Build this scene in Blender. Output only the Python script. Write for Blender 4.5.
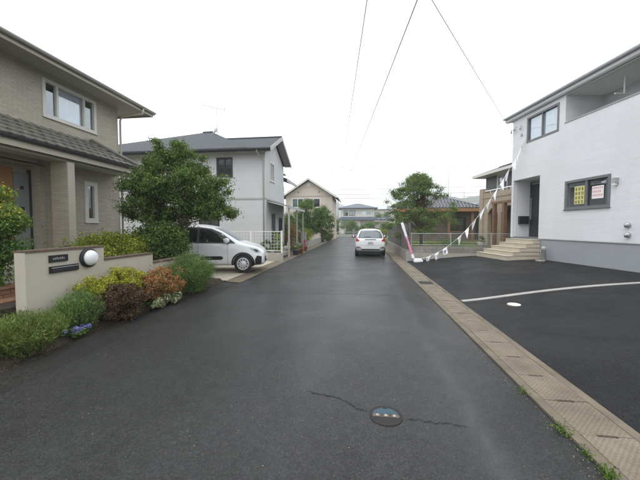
import bpy, bmesh, math, random
import numpy as np
from mathutils import Vector, Matrix
from mathutils.bvhtree import BVHTree

for _o in list(bpy.data.objects):
    bpy.data.objects.remove(_o)
scene = bpy.context.scene
COL = scene.collection
rad = math.radians

# ------------------------------------------------------------------ camera
cam = bpy.data.cameras.new('camera')
cam_ob = bpy.data.objects.new('camera', cam)
COL.objects.link(cam_ob)
cam.sensor_width = 36.0
cam.lens = 36.0 * 310.0 / 640.0
cam.clip_start = 0.05
cam.clip_end = 8000.0
cam_ob.location = (0.0, 0.0, 1.65)
cam_ob.rotation_euler = (rad(90.0 - 2.40), 0.0, rad(7.35))
scene.camera = cam_ob

# ------------------------------------------------------------------ overcast sky + soft sun
SUN_EL, SUN_AZ = rad(58.0), rad(215.0)      # compass: 0 = +Y, clockwise
world = bpy.data.worlds.new('World')
scene.world = world
world.use_nodes = True
wn = world.node_tree
wn.nodes.clear()
w_out = wn.nodes.new('ShaderNodeOutputWorld')
w_bg = wn.nodes.new('ShaderNodeBackground')
w_sky = wn.nodes.new('ShaderNodeTexSky')
w_sky.sky_type = 'NISHITA'
w_sky.sun_disc = False
w_sky.sun_elevation = SUN_EL
w_sky.sun_rotation = SUN_AZ
w_sky.dust_density = 6.0
w_hs = wn.nodes.new('ShaderNodeHueSaturation')
w_hs.inputs['Saturation'].default_value = 0.22
w_mix = wn.nodes.new('ShaderNodeMix')          # thick even cloud over the clear sky
w_mix.data_type = 'RGBA'
w_mix.inputs[0].default_value = 0.86
w_mix.inputs[7].default_value = (9.0, 9.35, 9.7, 1.0)
wn.links.new(w_sky.outputs[0], w_hs.inputs['Color'])
wn.links.new(w_hs.outputs[0], w_mix.inputs[6])
wn.links.new(w_mix.outputs[2], w_bg.inputs['Color'])
w_bg.inputs['Strength'].default_value = 0.11
wn.links.new(w_bg.outputs[0], w_out.inputs['Surface'])

sun = bpy.data.lights.new('sun', 'SUN')
sun.energy = 0.6
sun.angle = rad(35.0)
sun.color = (1.0, 0.97, 0.93)
sun_ob = bpy.data.objects.new('sun', sun)
COL.objects.link(sun_ob)
_sd = Vector((math.sin(SUN_AZ) * math.cos(SUN_EL), math.cos(SUN_AZ) * math.cos(SUN_EL), math.sin(SUN_EL)))
sun_ob.rotation_euler = _sd.to_track_quat('Z', 'Y').to_euler()
sun_ob.location = (0, 0, 60)

vs = scene.view_settings
vs.view_transform = 'Standard'
vs.look = 'None'
vs.gamma = 1.0
vs.use_curve_mapping = False
vs.exposure = 1.02
scene.cycles.use_denoising = True
scene.cycles.max_bounces = 8
scene.cycles.volume_bounces = 4
scene.cycles.transparent_max_bounces = 12

# ------------------------------------------------------------------ materials
MATS = {}

class NT:
    def __init__(s, name):
        s.m = bpy.data.materials.new(name)
        s.m.use_nodes = True
        s.t = s.m.node_tree
        s.b = s.t.nodes['Principled BSDF']
        s.out = s.t.nodes['Material Output']
        MATS[name] = s.m
    def n(s, typ, **kw):
        nd = s.t.nodes.new(typ)
        for k, v in kw.items():
            if k in nd.inputs.keys():
                nd.inputs[k].default_value = v
            else:
                setattr(nd, k, v)
        return nd
    def l(s, a, b):
        s.t.links.new(a, b)
    def pos(s):
        return s.n('ShaderNodeNewGeometry').outputs['Position']
    def mapped(s, src, scale):
        mp = s.n('ShaderNodeMapping')
        mp.inputs['Scale'].default_value = scale
        s.l(src, mp.inputs['Vector'])
        return mp.outputs[0]
    def noise(s, scale, detail=4.0, rough=0.6, src=None, dist=0.0):
        nd = s.n('ShaderNodeTexNoise', Scale=scale, Detail=detail, Roughness=rough, Distortion=dist)
        s.l(src if src is not None else s.pos(), nd.inputs['Vector'])
        return nd.outputs['Fac']
    def ramp(s, fac, stops):
        r = s.n('ShaderNodeValToRGB')
        e = r.color_ramp.elements
        while len(e) < len(stops):
            e.new(0.5)
        for q, (p, c) in zip(e, stops):
            q.position = p
            q.color = (c[0], c[1], c[2], 1.0) if hasattr(c, '__len__') else (c, c, c, 1.0)
        s.l(fac, r.inputs[0])
        return r.outputs[0]
    def mix(s, fac, a, b, mode='MIX'):
        nd = s.n('ShaderNodeMix', data_type='RGBA', blend_type=mode)
        for sock, v in ((nd.inputs[0], fac), (nd.inputs[6], a), (nd.inputs[7], b)):
            if hasattr(v, 'is_output'):
                s.l(v, sock)
            elif hasattr(v, '__len__'):
                sock.default_value = (v[0], v[1], v[2], 1.0)
            else:
                sock.default_value = v
        return nd.outputs[2]
    def math(s, op, a, b=0.0, c=None):
        nd = s.n('ShaderNodeMath', operation=op)
        for i, v in enumerate((a, b) if c is None else (a, b, c)):
            if hasattr(v, 'is_output'):
                s.l(v, nd.inputs[i])
            else:
                nd.inputs[i].default_value = v
        return nd.outputs[0]
    def bump(s, h, strength=0.3, dist=0.01):
        nd = s.n('ShaderNodeBump', Strength=strength, Distance=dist)
        s.l(h, nd.inputs['Height'])
        s.l(nd.outputs[0], s.b.inputs['Normal'])
    def set(s, col=None, rough=None, metal=None, spec=None):
        for key, v in (('Base Color', col), ('Roughness', rough), ('Metallic', metal), ('Specular IOR Level', spec)):
            if v is None:
                continue
            if hasattr(v, 'is_output'):
                s.l(v, s.b.inputs[key])
            elif hasattr(v, '__len__'):
                s.b.inputs[key].default_value = (v[0], v[1], v[2], 1.0)
            else:
                s.b.inputs[key].default_value = v
        return s
    def wall_uv(s):
        # u = x + y runs along any wall square to the street, v = z
        sp = s.n('ShaderNodeSeparateXYZ')
        s.l(s.pos(), sp.inputs[0])
        cb = s.n('ShaderNodeCombineXYZ')
        s.l(s.math('ADD', sp.outputs[0], sp.outputs[1]), cb.inputs[0])
        s.l(sp.outputs[2], cb.inputs[1])
        return cb.outputs[0]

def k(c, f):
    return tuple(min(1.0, x * f) for x in c)

def plain(name, c, rough=0.6, var=0.12, scale=3.0, bump=0.0, bscale=60.0, metal=0.0, spec=0.3):
    m = NT(name)
    nz = m.noise(scale, 5.0, 0.65)
    col = m.ramp(nz, [(0.25, k(c, 1 - var)), (0.75, k(c, 1 + var))])
    m.set(col, rough, metal, spec)
    if bump:
        m.bump(m.noise(bscale, 3.0, 0.6), bump, 0.01)
    return m

def siding(name, c, mortar, bw, bh, ms, bumps, var=0.06, rough=0.65, bdist=0.01):
    m = NT(name)
    uv = m.wall_uv()
    br = m.n('ShaderNodeTexBrick', Scale=1.0)
    br.inputs['Brick Width'].default_value = bw
    br.inputs['Row Height'].default_value = bh
    br.inputs['Mortar Size'].default_value = ms
    br.inputs['Color1'].default_value = (*k(c, 1 - var), 1)
    br.inputs['Color2'].default_value = (*k(c, 1 + var), 1)
    br.inputs['Mortar'].default_value = (*mortar, 1)
    m.l(uv, br.inputs['Vector'])
    grime = m.ramp(m.noise(0.7, 6.0, 0.6), [(0.3, 0.9), (0.7, 1.0)])
    col = m.mix(1.0, br.outputs['Color'], grime, 'MULTIPLY')
    m.set(col, rough)
    h = m.math('ADD', m.math('MULTIPLY', br.outputs['Fac'], -1.0), m.math('MULTIPLY', m.noise(45.0, 3.0), 0.35))
    m.bump(h, bumps, bdist)
    return m

def leafmat(name, cols, rough=0.5, trans=0.33):
    m = NT(name)
    g = m.n('ShaderNodeNewGeometry')
    stops = [(i / max(1, len(cols) - 1), c) for i, c in enumerate(cols)]
    r = m.ramp(g.outputs['Random Per Island'], stops)
    big = m.ramp(m.noise(3.0, 3.0), [(0.3, 0.75), (0.7, 1.2)])
    col = m.mix(1.0, r, big, 'MULTIPLY')
    m.set(col, rough, spec=0.2)
    tr = m.n('ShaderNodeBsdfTranslucent')
    m.l(m.mix(1.0, col, (1.3, 1.3, 0.7), 'MULTIPLY'), tr.inputs['Color'])
    mx = m.n('ShaderNodeMixShader')
    mx.inputs[0].default_value = trans
    m.l(m.b.outputs[0], mx.inputs[1])
    m.l(tr.outputs[0], mx.inputs[2])
    m.l(mx.outputs[0], m.out.inputs['Surface'])
    return m

def glassmat(name, tint=(0.75, 0.8, 0.82), refl=(0.9, 0.95, 1.0), base=0.04):
    m = NT(name)
    m.t.nodes.remove(m.b)
    tr = m.n('ShaderNodeBsdfTransparent')
    tr.inputs[0].default_value = (*tint, 1)
    gl = m.n('ShaderNodeBsdfGlossy', Roughness=0.02)
    gl.inputs['Color'].default_value = (*refl, 1)
    fr = m.n('ShaderNodeFresnel')
    bf = m.n('ShaderNodeNewGeometry').outputs['Backfacing']      # same reflectance from both sides of the sheet
    m.l(m.math('MULTIPLY_ADD', bf, 1 / 1.52 - 1.52, 1.52), fr.inputs['IOR'])
    fac = m.math('MULTIPLY_ADD', fr.outputs[0], 1.8, base)
    mx = m.n('ShaderNodeMixShader')
    m.l(fac, mx.inputs[0])
    m.l(tr.outputs[0], mx.inputs[1])
    m.l(gl.outputs[0], mx.inputs[2])
    m.l(mx.outputs[0], m.out.inputs['Surface'])
    return m

# --- asphalt of the street: damp, fine aggregate, pale streaks along its length
def asphalt(name, c, wet, agg=1.0, streak=False, sc=92.0, coat=0.40, spec=0.15):
    m = NT(name)
    p = m.pos()
    fine = m.noise(150.0, 2.0, 0.7, p)
    v = m.n('ShaderNodeTexVoronoi', Scale=sc)
    m.l(p, v.inputs['Vector'])
    stone = m.ramp(v.outputs['Color'], [(0.0, 0.40), (0.45, 0.80), (0.8, 1.22), (0.94, 1.6), (1.0, 2.6)])
    base = m.ramp(m.noise(0.55, 6.0, 0.62, p, 0.4), [(0.3, k(c, 0.8)), (0.72, k(c, 1.22))])
    col = m.mix(1.0, base, stone, 'MULTIPLY')
    blot = m.ramp(m.noise(9.0, 6.0, 0.75, p), [(0.3, 0.78), (0.72, 1.2)])
    col = m.mix(1.0, col, blot, 'MULTIPLY')
    if streak:
        sp = m.n('ShaderNodeSeparateXYZ')
        m.l(p, sp.inputs[0])
        wob = m.noise(0.35, 3.0, 0.5, m.mapped(p, (0.0, 1.0, 0.0)))
        xx = m.math('ADD', sp.outputs[0], m.math('MULTIPLY', m.math('SUBTRACT', wob, 0.5), 0.5))
        tot = None
        for x0, w, g in ((0.98, 0.13, 0.30), (0.86, 0.5, 0.12), (-0.5, 0.4, 0.12), (-2.2, 0.45, 0.10)):
            d = m.math('ABSOLUTE', m.math('SUBTRACT', xx, x0))
            f = m.math('MULTIPLY', m.math('MAXIMUM', m.math('SUBTRACT', 1.0, m.math('DIVIDE', d, w)), 0.0), g)
            tot = f if tot is None else m.math('ADD', tot, f)
        tot = m.math('MULTIPLY', tot, m.ramp(m.noise(1.6, 4.0, 0.7, p), [(0.3, 0.2), (0.65, 1.0)]))
        col = m.mix(tot, col, (0.105, 0.108, 0.11))
    patch = m.noise(0.8, 5.0, 0.6, p, 0.6)
    r = m.ramp(patch, [(0.35, wet), (0.65, min(1.0, wet + 0.22))])
    m.set(col, r, spec=spec)
    m.b.inputs['Coat Weight'].default_value = coat          # thin film of rain
    m.b.inputs['Coat Roughness'].default_value = 0.30
    m.b.inputs['Coat IOR'].default_value = 1.33
    h = m.math('ADD', m.math('MULTIPLY', v.outputs['Distance'], -0.8), fine)
    m.bump(h, 0.55 * agg, 0.006)
    return m

asphalt('asphalt_street', (0.031, 0.031, 0.0312), 0.5, 1.3, True)
asphalt('asphalt_lot', (0.0175, 0.0177, 0.0187), 0.58, 1.8, False, 66.0, 0.10)
asphalt('asphalt_shoulder', (0.026, 0.0255, 0.023), 0.55, 1.2, False, 72.0, 0.2)

# --- concrete of the drain covers with a stamped lozenge grip
m = NT('concrete_cover')
p = m.pos()
n1 = m.ramp(m.noise(2.2, 6.0, 0.65, p), [(0.25, (0.115, 0.090, 0.062)), (0.5, (0.175, 0.143, 0.103)), (0.8, (0.25, 0.212, 0.16))])
n2 = m.ramp(m.noise(60.0, 3.0, 0.7, p), [(0.3, 0.72), (0.7, 1.12)])
ck = m.n('ShaderNodeTexVoronoi', Scale=34.0)
mp = m.n('ShaderNodeMapping')
mp.inputs['Scale'].default_value = (1.0, 1.0, 0.0)
mp.inputs['Rotation'].default_value = (0, 0, rad(45))
m.l(p, mp.inputs['Vector'])
ck.inputs['Randomness'].default_value = 0.0
m.l(mp.outputs[0], ck.inputs['Vector'])
pit = m.ramp(ck.outputs['Distance'], [(0.12, 0.66), (0.4, 1.04)])
col = m.mix(1.0, m.mix(1.0, n1, n2, 'MULTIPLY'), pit, 'MULTIPLY')
m.set(col, 0.8)
m.bump(m.math('ADD', ck.outputs['Distance'], m.math('MULTIPLY', m.noise(90.0), 0.4)), 0.55, 0.006)

plain('concrete', (0.36, 0.34, 0.30), 0.85, 0.22, 2.0, 0.25, 70)
plain('concrete_side', (0.145, 0.122, 0.09), 0.85, 0.3, 3.0, 0.3, 60)
plain('concrete_drive', (0.41, 0.365, 0.29), 0.8, 0.2, 1.2, 0.2, 80)
plain('concrete_pale', (0.33, 0.325, 0.305), 0.8, 0.12, 3.0, 0.2, 70)
plain('concrete_block', (0.23, 0.215, 0.19), 0.9, 0.3, 2.2, 0.35, 50)
plain('soil', (0.04, 0.031, 0.022), 0.95, 0.4, 6.0, 0.8, 40)
plain('earth', (0.13, 0.12, 0.085), 0.95, 0.35, 0.5, 0.6, 12)
plain('lawn_soil', (0.10, 0.12, 0.04), 0.95, 0.4, 2.0, 0.6, 20)
plain('stucco_beige', (0.44, 0.405, 0.335), 0.85, 0.07, 1.5, 0.35, 90)
plain('cap_brown', (0.115, 0.085, 0.065), 0.75, 0.35, 9.0, 0.3, 40)
plain('black_metal', (0.022, 0.022, 0.024), 0.4, 0.2, 10)
plain('black_plastic', (0.02, 0.02, 0.021), 0.5, 0.2, 10)
plain('plate_text', (0.30, 0.30, 0.29), 0.5, 0.1, 20)
plain('lamp_white', (0.72, 0.74, 0.74), 0.35, 0.03, 4)
siding('tile_siding', (0.385, 0.352, 0.288), (0.27, 0.245, 0.20), 0.235, 0.055, 0.0045, 0.5, 0.08)
plain('trim_beige', (0.43, 0.40, 0.33), 0.6, 0.06, 4)
plain('soffit', (0.36, 0.345, 0.30), 0.75, 0.05, 3)
plain('gutter_grey', (0.36, 0.36, 0.345), 0.45, 0.06, 4)
plain('gutter_dark', (0.045, 0.047, 0.05), 0.4, 0.1, 6)
plain('roof_slate', (0.05, 0.056, 0.063), 0.7, 0.25, 4, 0.3, 30)
plain('roof_tile', (0.15, 0.148, 0.125), 0.33, 0.3, 5, 0.25, 40)
plain('white_frame', (0.56, 0.55, 0.51), 0.4, 0.04, 4)
plain('grey_frame', (0.15, 0.155, 0.165), 0.4, 0.06, 4)
plain('dark_frame', (0.035, 0.036, 0.04), 0.4, 0.1, 6)
plain('curtain', (0.66, 0.68, 0.74), 0.9, 0.06, 6)
plain('curtain_green', (0.22, 0.34, 0.30), 0.9, 0.08, 6)
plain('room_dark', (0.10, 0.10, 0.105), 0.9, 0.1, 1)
plain('door_grey', (0.20, 0.205, 0.215), 0.5, 0.06, 5)
plain('door_dark', (0.035, 0.037, 0.042), 0.45, 0.1, 5)
plain('wood_orange', (0.30, 0.15, 0.07), 0.6, 0.2, 5)
plain('wood_brown', (0.185, 0.10, 0.06), 0.65, 0.25, 6)
plain('wood_grey', (0.135, 0.125, 0.12), 0.85, 0.3, 7, 0.3, 50)
plain('terracotta', (0.42, 0.16, 0.075), 0.8, 0.2, 6)
plain('brick_red', (0.25, 0.135, 0.085), 0.85, 0.35, 9.0, 0.4, 60)
plain('mortar', (0.27, 0.24, 0.20), 0.9, 0.2, 8)
siding('siding_pale', (0.53, 0.54, 0.545), (0.42, 0.42, 0.42), 3.0, 0.455, 0.004, 0.12, 0.02)
siding('siding_white', (0.70, 0.715, 0.735), (0.62, 0.635, 0.655), 0.62, 0.045, 0.005, 0.5, 0.025, 0.6, 0.008)
siding('siding_pink', (0.50, 0.43, 0.375), (0.42, 0.36, 0.31), 0.9, 0.30, 0.006, 0.2, 0.04)
siding('siding_tan', (0.33, 0.265, 0.195), (0.28, 0.225, 0.165), 0.6, 0.3, 0.006, 0.25, 0.05)
siding('siding_shaded_brown', (0.15, 0.12, 0.095), (0.10, 0.08, 0.065), 0.6, 0.3, 0.006, 0.25, 0.08)  # brown darkened so the colour carries the shade on the orange-eaved front
siding('siding_charcoal', (0.115, 0.118, 0.13), (0.08, 0.08, 0.09), 2.0, 0.2, 0.006, 0.3, 0.05)
siding('siding_cream', (0.55, 0.53, 0.48), (0.45, 0.43, 0.40), 2.0, 0.3, 0.006, 0.2, 0.04)
plain('foundation', (0.29, 0.305, 0.325), 0.8, 0.07, 1.2, 0.15, 60)
plain('step_tile', (0.46, 0.41, 0.32), 0.7, 0.1, 3, 0.15, 60)
plain('roof_blue', (0.085, 0.088, 0.098), 0.35, 0.2, 2.5)
plain('roof_bluegrey', (0.07, 0.085, 0.12), 0.45, 0.2, 2.0)
plain('galv', (0.40, 0.41, 0.42), 0.4, 0.15, 8, metal=0.6)
plain('white_paint', (0.78, 0.78, 0.75), 0.4, 0.05, 5)
plain('polycarb', (0.36, 0.385, 0.41), 0.25, 0.1, 3)
plain('gutter_light', (0.58, 0.60, 0.63), 0.4, 0.05, 4)
plain('wire', (0.5, 0.5, 0.51), 0.6, 0.1, 3)
plain('rope', (0.70, 0.70, 0.68), 0.8, 0.1, 9)
plain('pole_concrete', (0.30, 0.30, 0.29), 0.85, 0.1, 3)
plain('flag_white', (0.80, 0.81, 0.83), 0.75, 0.05, 10)
plain('flag_ink', (0.30, 0.31, 0.38), 0.75, 0.1, 10)
plain('flag_pink', (0.70, 0.26, 0.40), 0.75, 0.08, 8)
plain('poster_yellow', (0.60, 0.56, 0.22), 0.6, 0.05, 6)
plain('poster_pale', (0.78, 0.74, 0.74), 0.6, 0.04, 6)
plain('ink_dark', (0.06, 0.06, 0.05), 0.6, 0.1, 6)
plain('ink_red', (0.50, 0.06, 0.08), 0.6, 0.1, 6)
plain('crack', (0.012, 0.012, 0.012), 0.95, 0.2, 9)
plain('bark', (0.10, 0.078, 0.058), 0.9, 0.35, 12, 0.6, 40)
plain('steel_grate', (0.10, 0.10, 0.10), 0.5, 0.3, 12, metal=0.5)
plain('iron', (0.03, 0.029, 0.028), 0.7, 0.25, 25, 0.3, 120, metal=0.3)
plain('manhole_blue', (0.04, 0.075, 0.10), 0.7, 0.25, 30, 0.2, 150)
plain('manhole_sand', (0.12, 0.10, 0.08), 0.75, 0.3, 40, 0.2, 150)
plain('manhole_grey', (0.05, 0.047, 0.045), 0.7, 0.25, 30, 0.2, 150)
plain('hill_green', (0.045, 0.065, 0.04), 0.95, 0.3, 0.02)
plain('solar', (0.03, 0.04, 0.07), 0.2, 0.1, 3)
glassmat('glass', (0.93, 0.95, 0.95), (0.9, 0.95, 1.0), 0.06)
glassmat('glass_car', (0.55, 0.60, 0.60), (0.85, 0.9, 0.95), 0.10)
plain('tyre', (0.022, 0.022, 0.023), 0.8, 0.15, 12)
plain('rim', (0.52, 0.53, 0.54), 0.35, 0.05, 9, metal=0.5)
plain('car_interior', (0.075, 0.082, 0.082), 0.6, 0.25, 2)
m = NT('car_white')
m.set((0.70, 0.715, 0.73), 0.25)
m.b.inputs['Coat Weight'].default_value = 0.6
m.b.inputs['Coat Roughness'].default_value = 0.06
plain('headlamp', (0.42, 0.46, 0.48), 0.12, 0.25, 14)
plain('lamp_red', (0.36, 0.016, 0.02), 0.15, 0.2, 10)
plain('number_plate', (0.74, 0.75, 0.74), 0.5, 0.03, 6)
plain('number_ink', (0.04, 0.13, 0.07), 0.5, 0.05, 6)
plain('chrome', (0.55, 0.56, 0.57), 0.15, 0.03, 6, metal=1.0)

leafmat('leaf_dark', [(0.040, 0.072, 0.020), (0.080, 0.135, 0.033), (0.125, 0.195, 0.05), (0.19, 0.27, 0.075)])
leafmat('leaf_mid', [(0.045, 0.090, 0.027), (0.083, 0.158, 0.039), (0.128, 0.217, 0.053), (0.180, 0.285, 0.075)])
leafmat('leaf_right', [(0.066, 0.102, 0.042), (0.108, 0.168, 0.060), (0.168, 0.240, 0.086), (0.240, 0.300, 0.120)])
leafmat('leaf_yellow', [(0.16, 0.20, 0.025), (0.28, 0.31, 0.03), (0.40, 0.40, 0.04), (0.48, 0.46, 0.07)])
leafmat('leaf_lime', [(0.069, 0.124, 0.025), (0.138, 0.207, 0.034), (0.276, 0.317, 0.041), (0.497, 0.469, 0.069)])
leafmat('leaf_lavender', [(0.067, 0.106, 0.032), (0.127, 0.180, 0.048), (0.196, 0.256, 0.067), (0.256, 0.300, 0.106)])
leafmat('leaf_rosemary', [(0.049, 0.090, 0.036), (0.098, 0.163, 0.055), (0.163, 0.253, 0.081), (0.260, 0.357, 0.122)])
leafmat('leaf_purple', [(0.050, 0.030, 0.022), (0.094, 0.056, 0.040), (0.150, 0.090, 0.060), (0.125, 0.112, 0.044)])
leafmat('leaf_red', [(0.09, 0.13, 0.035), (0.16, 0.19, 0.05), (0.34, 0.20, 0.08), (0.52, 0.17, 0.09), (0.58, 0.27, 0.17)])
leafmat('leaf_variegated', [(0.05, 0.09, 0.03), (0.10, 0.15, 0.05), (0.42, 0.42, 0.28), (0.55, 0.55, 0.40)])
leafmat('petal_violet', [(0.16, 0.15, 0.42), (0.26, 0.24, 0.55), (0.34, 0.33, 0.66)])
leafmat('petal_pink', [(0.42, 0.10, 0.20), (0.6, 0.2, 0.3)])
leafmat('weed', [(0.05, 0.10, 0.02), (0.10, 0.18, 0.03), (0.17, 0.26, 0.05)])
leafmat('grass', [(0.06, 0.11, 0.02), (0.12, 0.18, 0.03), (0.22, 0.25, 0.05)])
leafmat('litter', [(0.05, 0.03, 0.02), (0.11, 0.065, 0.04), (0.19, 0.12, 0.07)])

# ------------------------------------------------------------------ mesh helpers
class Fr:
    """A wall frame: s runs along the wall, o points out of it, z up."""
    def __init__(s, ox, oy, ux, uy, nx, ny):
        s.p = (ox, oy); s.u = (ux, uy); s.n = (nx, ny)
    def __call__(s, a, o, z):
        return (s.p[0] + s.u[0] * a + s.n[0] * o, s.p[1] + s.u[1] * a + s.n[1] * o, z)

WORLD = Fr(0, 0, 1, 0, 0, 1)

class MB:
    def __init__(s):
        s.v = []; s.f = []
    def add(s, vs, fs):
        b = len(s.v)
        s.v.extend(vs)
        s.f.extend([tuple(i + b for i in f) for f in fs])
        return s
    def box(s, a0, a1, b0, b1, c0, c1, fr=WORLD):
        vs = [fr(a, b, c) for c in (c0, c1) for b in (b0, b1) for a in (a0, a1)]
        return s.add(vs, [(0, 2, 3, 1), (4, 5, 7, 6), (0, 1, 5, 4), (2, 6, 7, 3), (0, 4, 6, 2), (1, 3, 7, 5)])
    def quad(s, a, b, c, d):
        return s.add([a, b, c, d], [(0, 1, 2, 3)])
    def slab(s, pts, t):
        """closed slab: polygon (world points) thickened by vector t"""
        n = len(pts)
        vs = list(pts) + [(p[0] + t[0], p[1] + t[1], p[2] + t[2]) for p in pts]
        fs = [tuple(range(n - 1, -1, -1)), tuple(range(n, 2 * n))]
        fs += [(i, (i + 1) % n, n + (i + 1) % n, n + i) for i in range(n)]
        return s.add(vs, fs)
    def tube(s, pts, r, seg=8, caps=True):
        pts = [Vector(p) for p in pts]
        rs = r if hasattr(r, '__len__') else [r] * len(pts)
        b = len(s.v); N = len(pts)
        up0 = None
        for i, p in enumerate(pts):
            d = (pts[min(i + 1, N - 1)] - pts[max(i - 1, 0)]).normalized()
            ref = Vector((0, 0, 1)) if abs(d.z) < 0.95 else Vector((1, 0, 0))
            a = d.cross(ref).normalized()
            if up0 is not None and a.dot(up0) < 0:
                a = -a
            up0 = a
            c = d.cross(a).normalized()
            for j in range(seg):
                t = 2 * math.pi * j / seg
                q = p + (a * math.cos(t) + c * math.sin(t)) * rs[i]
                s.v.append((q.x, q.y, q.z))
        for i in range(N - 1):
            for j in range(seg):
                j2 = (j + 1) % seg
                s.f.append((b + i * seg + j, b + i * seg + j2, b + (i + 1) * seg + j2, b + (i + 1) * seg + j))
        if caps:
            s.f.append(tuple(b + j for j in range(seg - 1, -1, -1)))
            s.f.append(tuple(b + (N - 1) * seg + j for j in range(seg)))
        return s
    def lathe(s, prof, origin, axis=(0, 0, 1), seg=24):
        """prof = [(r, h)]; revolved about axis through origin"""
        ax = Vector(axis).normalized()
        ref = Vector((0, 0, 1)) if abs(ax.z) < 0.9 else Vector((1, 0, 0))
        a = ax.cross(ref).normalized(); c = ax.cross(a)
        o = Vector(origin); b = len(s.v)
        for (r, h) in prof:
            for j in range(seg):
                t = 2 * math.pi * j / seg
                q = o + ax * h + (a * math.cos(t) + c * math.sin(t)) * r
                s.v.append((q.x, q.y, q.z))
        for i in range(len(prof) - 1):
            for j in range(seg):
                j2 = (j + 1) % seg
                s.f.append((b + i * seg + j, b + i * seg + j2, b + (i + 1) * seg + j2, b + (i + 1) * seg + j))
        s.f.append(tuple(b + j for j in range(seg - 1, -1, -1)))
        s.f.append(tuple(b + (len(prof) - 1) * seg + j for j in range(seg)))
        return s
    def wall(s, fr, s0, s1, z0, z1, holes, thick):
        """wall with rectangular openings (s0,s1,z0,z1), outer face at o = 0, real reveals"""
        ss = sorted(set([s0, s1] + [min(max(h[i], s0), s1) for h in holes for i in (0, 1)]))
        zs = sorted(set([z0, z1] + [min(max(h[i], z0), z1) for h in holes for i in (2, 3)]))
        def solid(i, j):
            if i < 0 or j < 0 or i >= len(ss) - 1 or j >= len(zs) - 1:
                return False
            cs, cz = (ss[i] + ss[i + 1]) / 2, (zs[j] + zs[j + 1]) / 2
            return not any(h[0] < cs < h[1] and h[2] < cz < h[3] for h in holes)
        for i in range(len(ss) - 1):
            for j in range(len(zs) - 1):
                if not solid(i, j):
                    continue
                a, b, c, d = ss[i], ss[i + 1], zs[j], zs[j + 1]
                t = -thick
                s.quad(fr(a, 0, c), fr(b, 0, c), fr(b, 0, d), fr(a, 0, d))
                s.quad(fr(a, t, c), fr(a, t, d), fr(b, t, d), fr(b, t, c))
                if not solid(i - 1, j): s.quad(fr(a, t, c), fr(a, 0, c), fr(a, 0, d), fr(a, t, d))
                if not solid(i + 1, j): s.quad(fr(b, 0, c), fr(b, t, c), fr(b, t, d), fr(b, 0, d))
                if not solid(i, j - 1): s.quad(fr(a, t, c), fr(b, t, c), fr(b, 0, c), fr(a, 0, c))
                if not solid(i, j + 1): s.quad(fr(a, 0, d), fr(b, 0, d), fr(b, t, d), fr(a, t, d))
        return s

def mesh_of(mb, name, mat, off=(0, 0, 0), smooth=False, fix=True):
    me = bpy.data.meshes.new(name)
    vs = [(p[0] - off[0], p[1] - off[1], p[2] - off[2]) for p in mb.v]
    me.from_pydata(vs, [], mb.f)
    if fix:
        bm = bmesh.new(); bm.from_mesh(me)
        bmesh.ops.recalc_face_normals(bm, faces=bm.faces)
        bm.to_mesh(me); bm.free()
    if smooth:
        me.polygons.foreach_set('use_smooth', [True] * len(me.polygons))
    me.materials.append(MATS[mat])
    return me

ROOT = {}
def tag(o, label=None, cat=None, group=None, kind=None):
    for key, v in (('label', label), ('category', cat), ('group', group), ('kind', kind)):
        if v:
            o[key] = v
    return o

def thing(name, label, cat, loc=(0, 0, 0), group=None):
    o = bpy.data.objects.new(name, None)
    o.empty_display_size = 0.2
    COL.objects.link(o)
    o.location = loc
    ROOT[o.name] = tuple(loc)
    return tag(o, label, cat, group)

def part(parent, name, mb, mat, smooth=False, label=None, kind=None, fix=True):
    off = ROOT[parent.name]
    o = bpy.data.objects.new(name, mesh_of(mb, name, mat, off, smooth, fix))
    COL.objects.link(o)
    o.parent = parent
    ROOT[o.name] = off
    return tag(o, label, None, None, kind)

def link_part(parent, name, me, loc=(0, 0, 0), rot=None):
    """a piece that shares mesh data; loc in world metres"""
    off = ROOT[parent.name]
    o = bpy.data.objects.new(name, me)
    COL.objects.link(o)
    o.parent = parent
    o.location = (loc[0] - off[0], loc[1] - off[1], loc[2] - off[2])
    if rot: o.rotation_euler = rot
    return o

def solo(name, label, cat, mb, mat, loc=(0, 0, 0), group=None, smooth=False, fix=True):
    o = bpy.data.objects.new(name, mesh_of(mb, name, mat, loc, smooth, fix))
    o.location = loc
    COL.objects.link(o)
    ROOT[o.name] = tuple(loc)
    return tag(o, label, cat, group)

def setting(name, mb, mat, kind='structure', smooth=False, fix=True):
    o = bpy.data.objects.new(name, mesh_of(mb, name, mat, (0, 0, 0), smooth, fix))
    COL.objects.link(o)
    ROOT[o.name] = (0, 0, 0)
    return tag(o, kind=kind)

def copy_tree(o, parent=None):
    c = o.copy()
    COL.objects.link(c)
    c.parent = parent
    for ch in [q for q in bpy.data.objects if q.parent == o]:
        copy_tree(ch, c)
    return c

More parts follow.
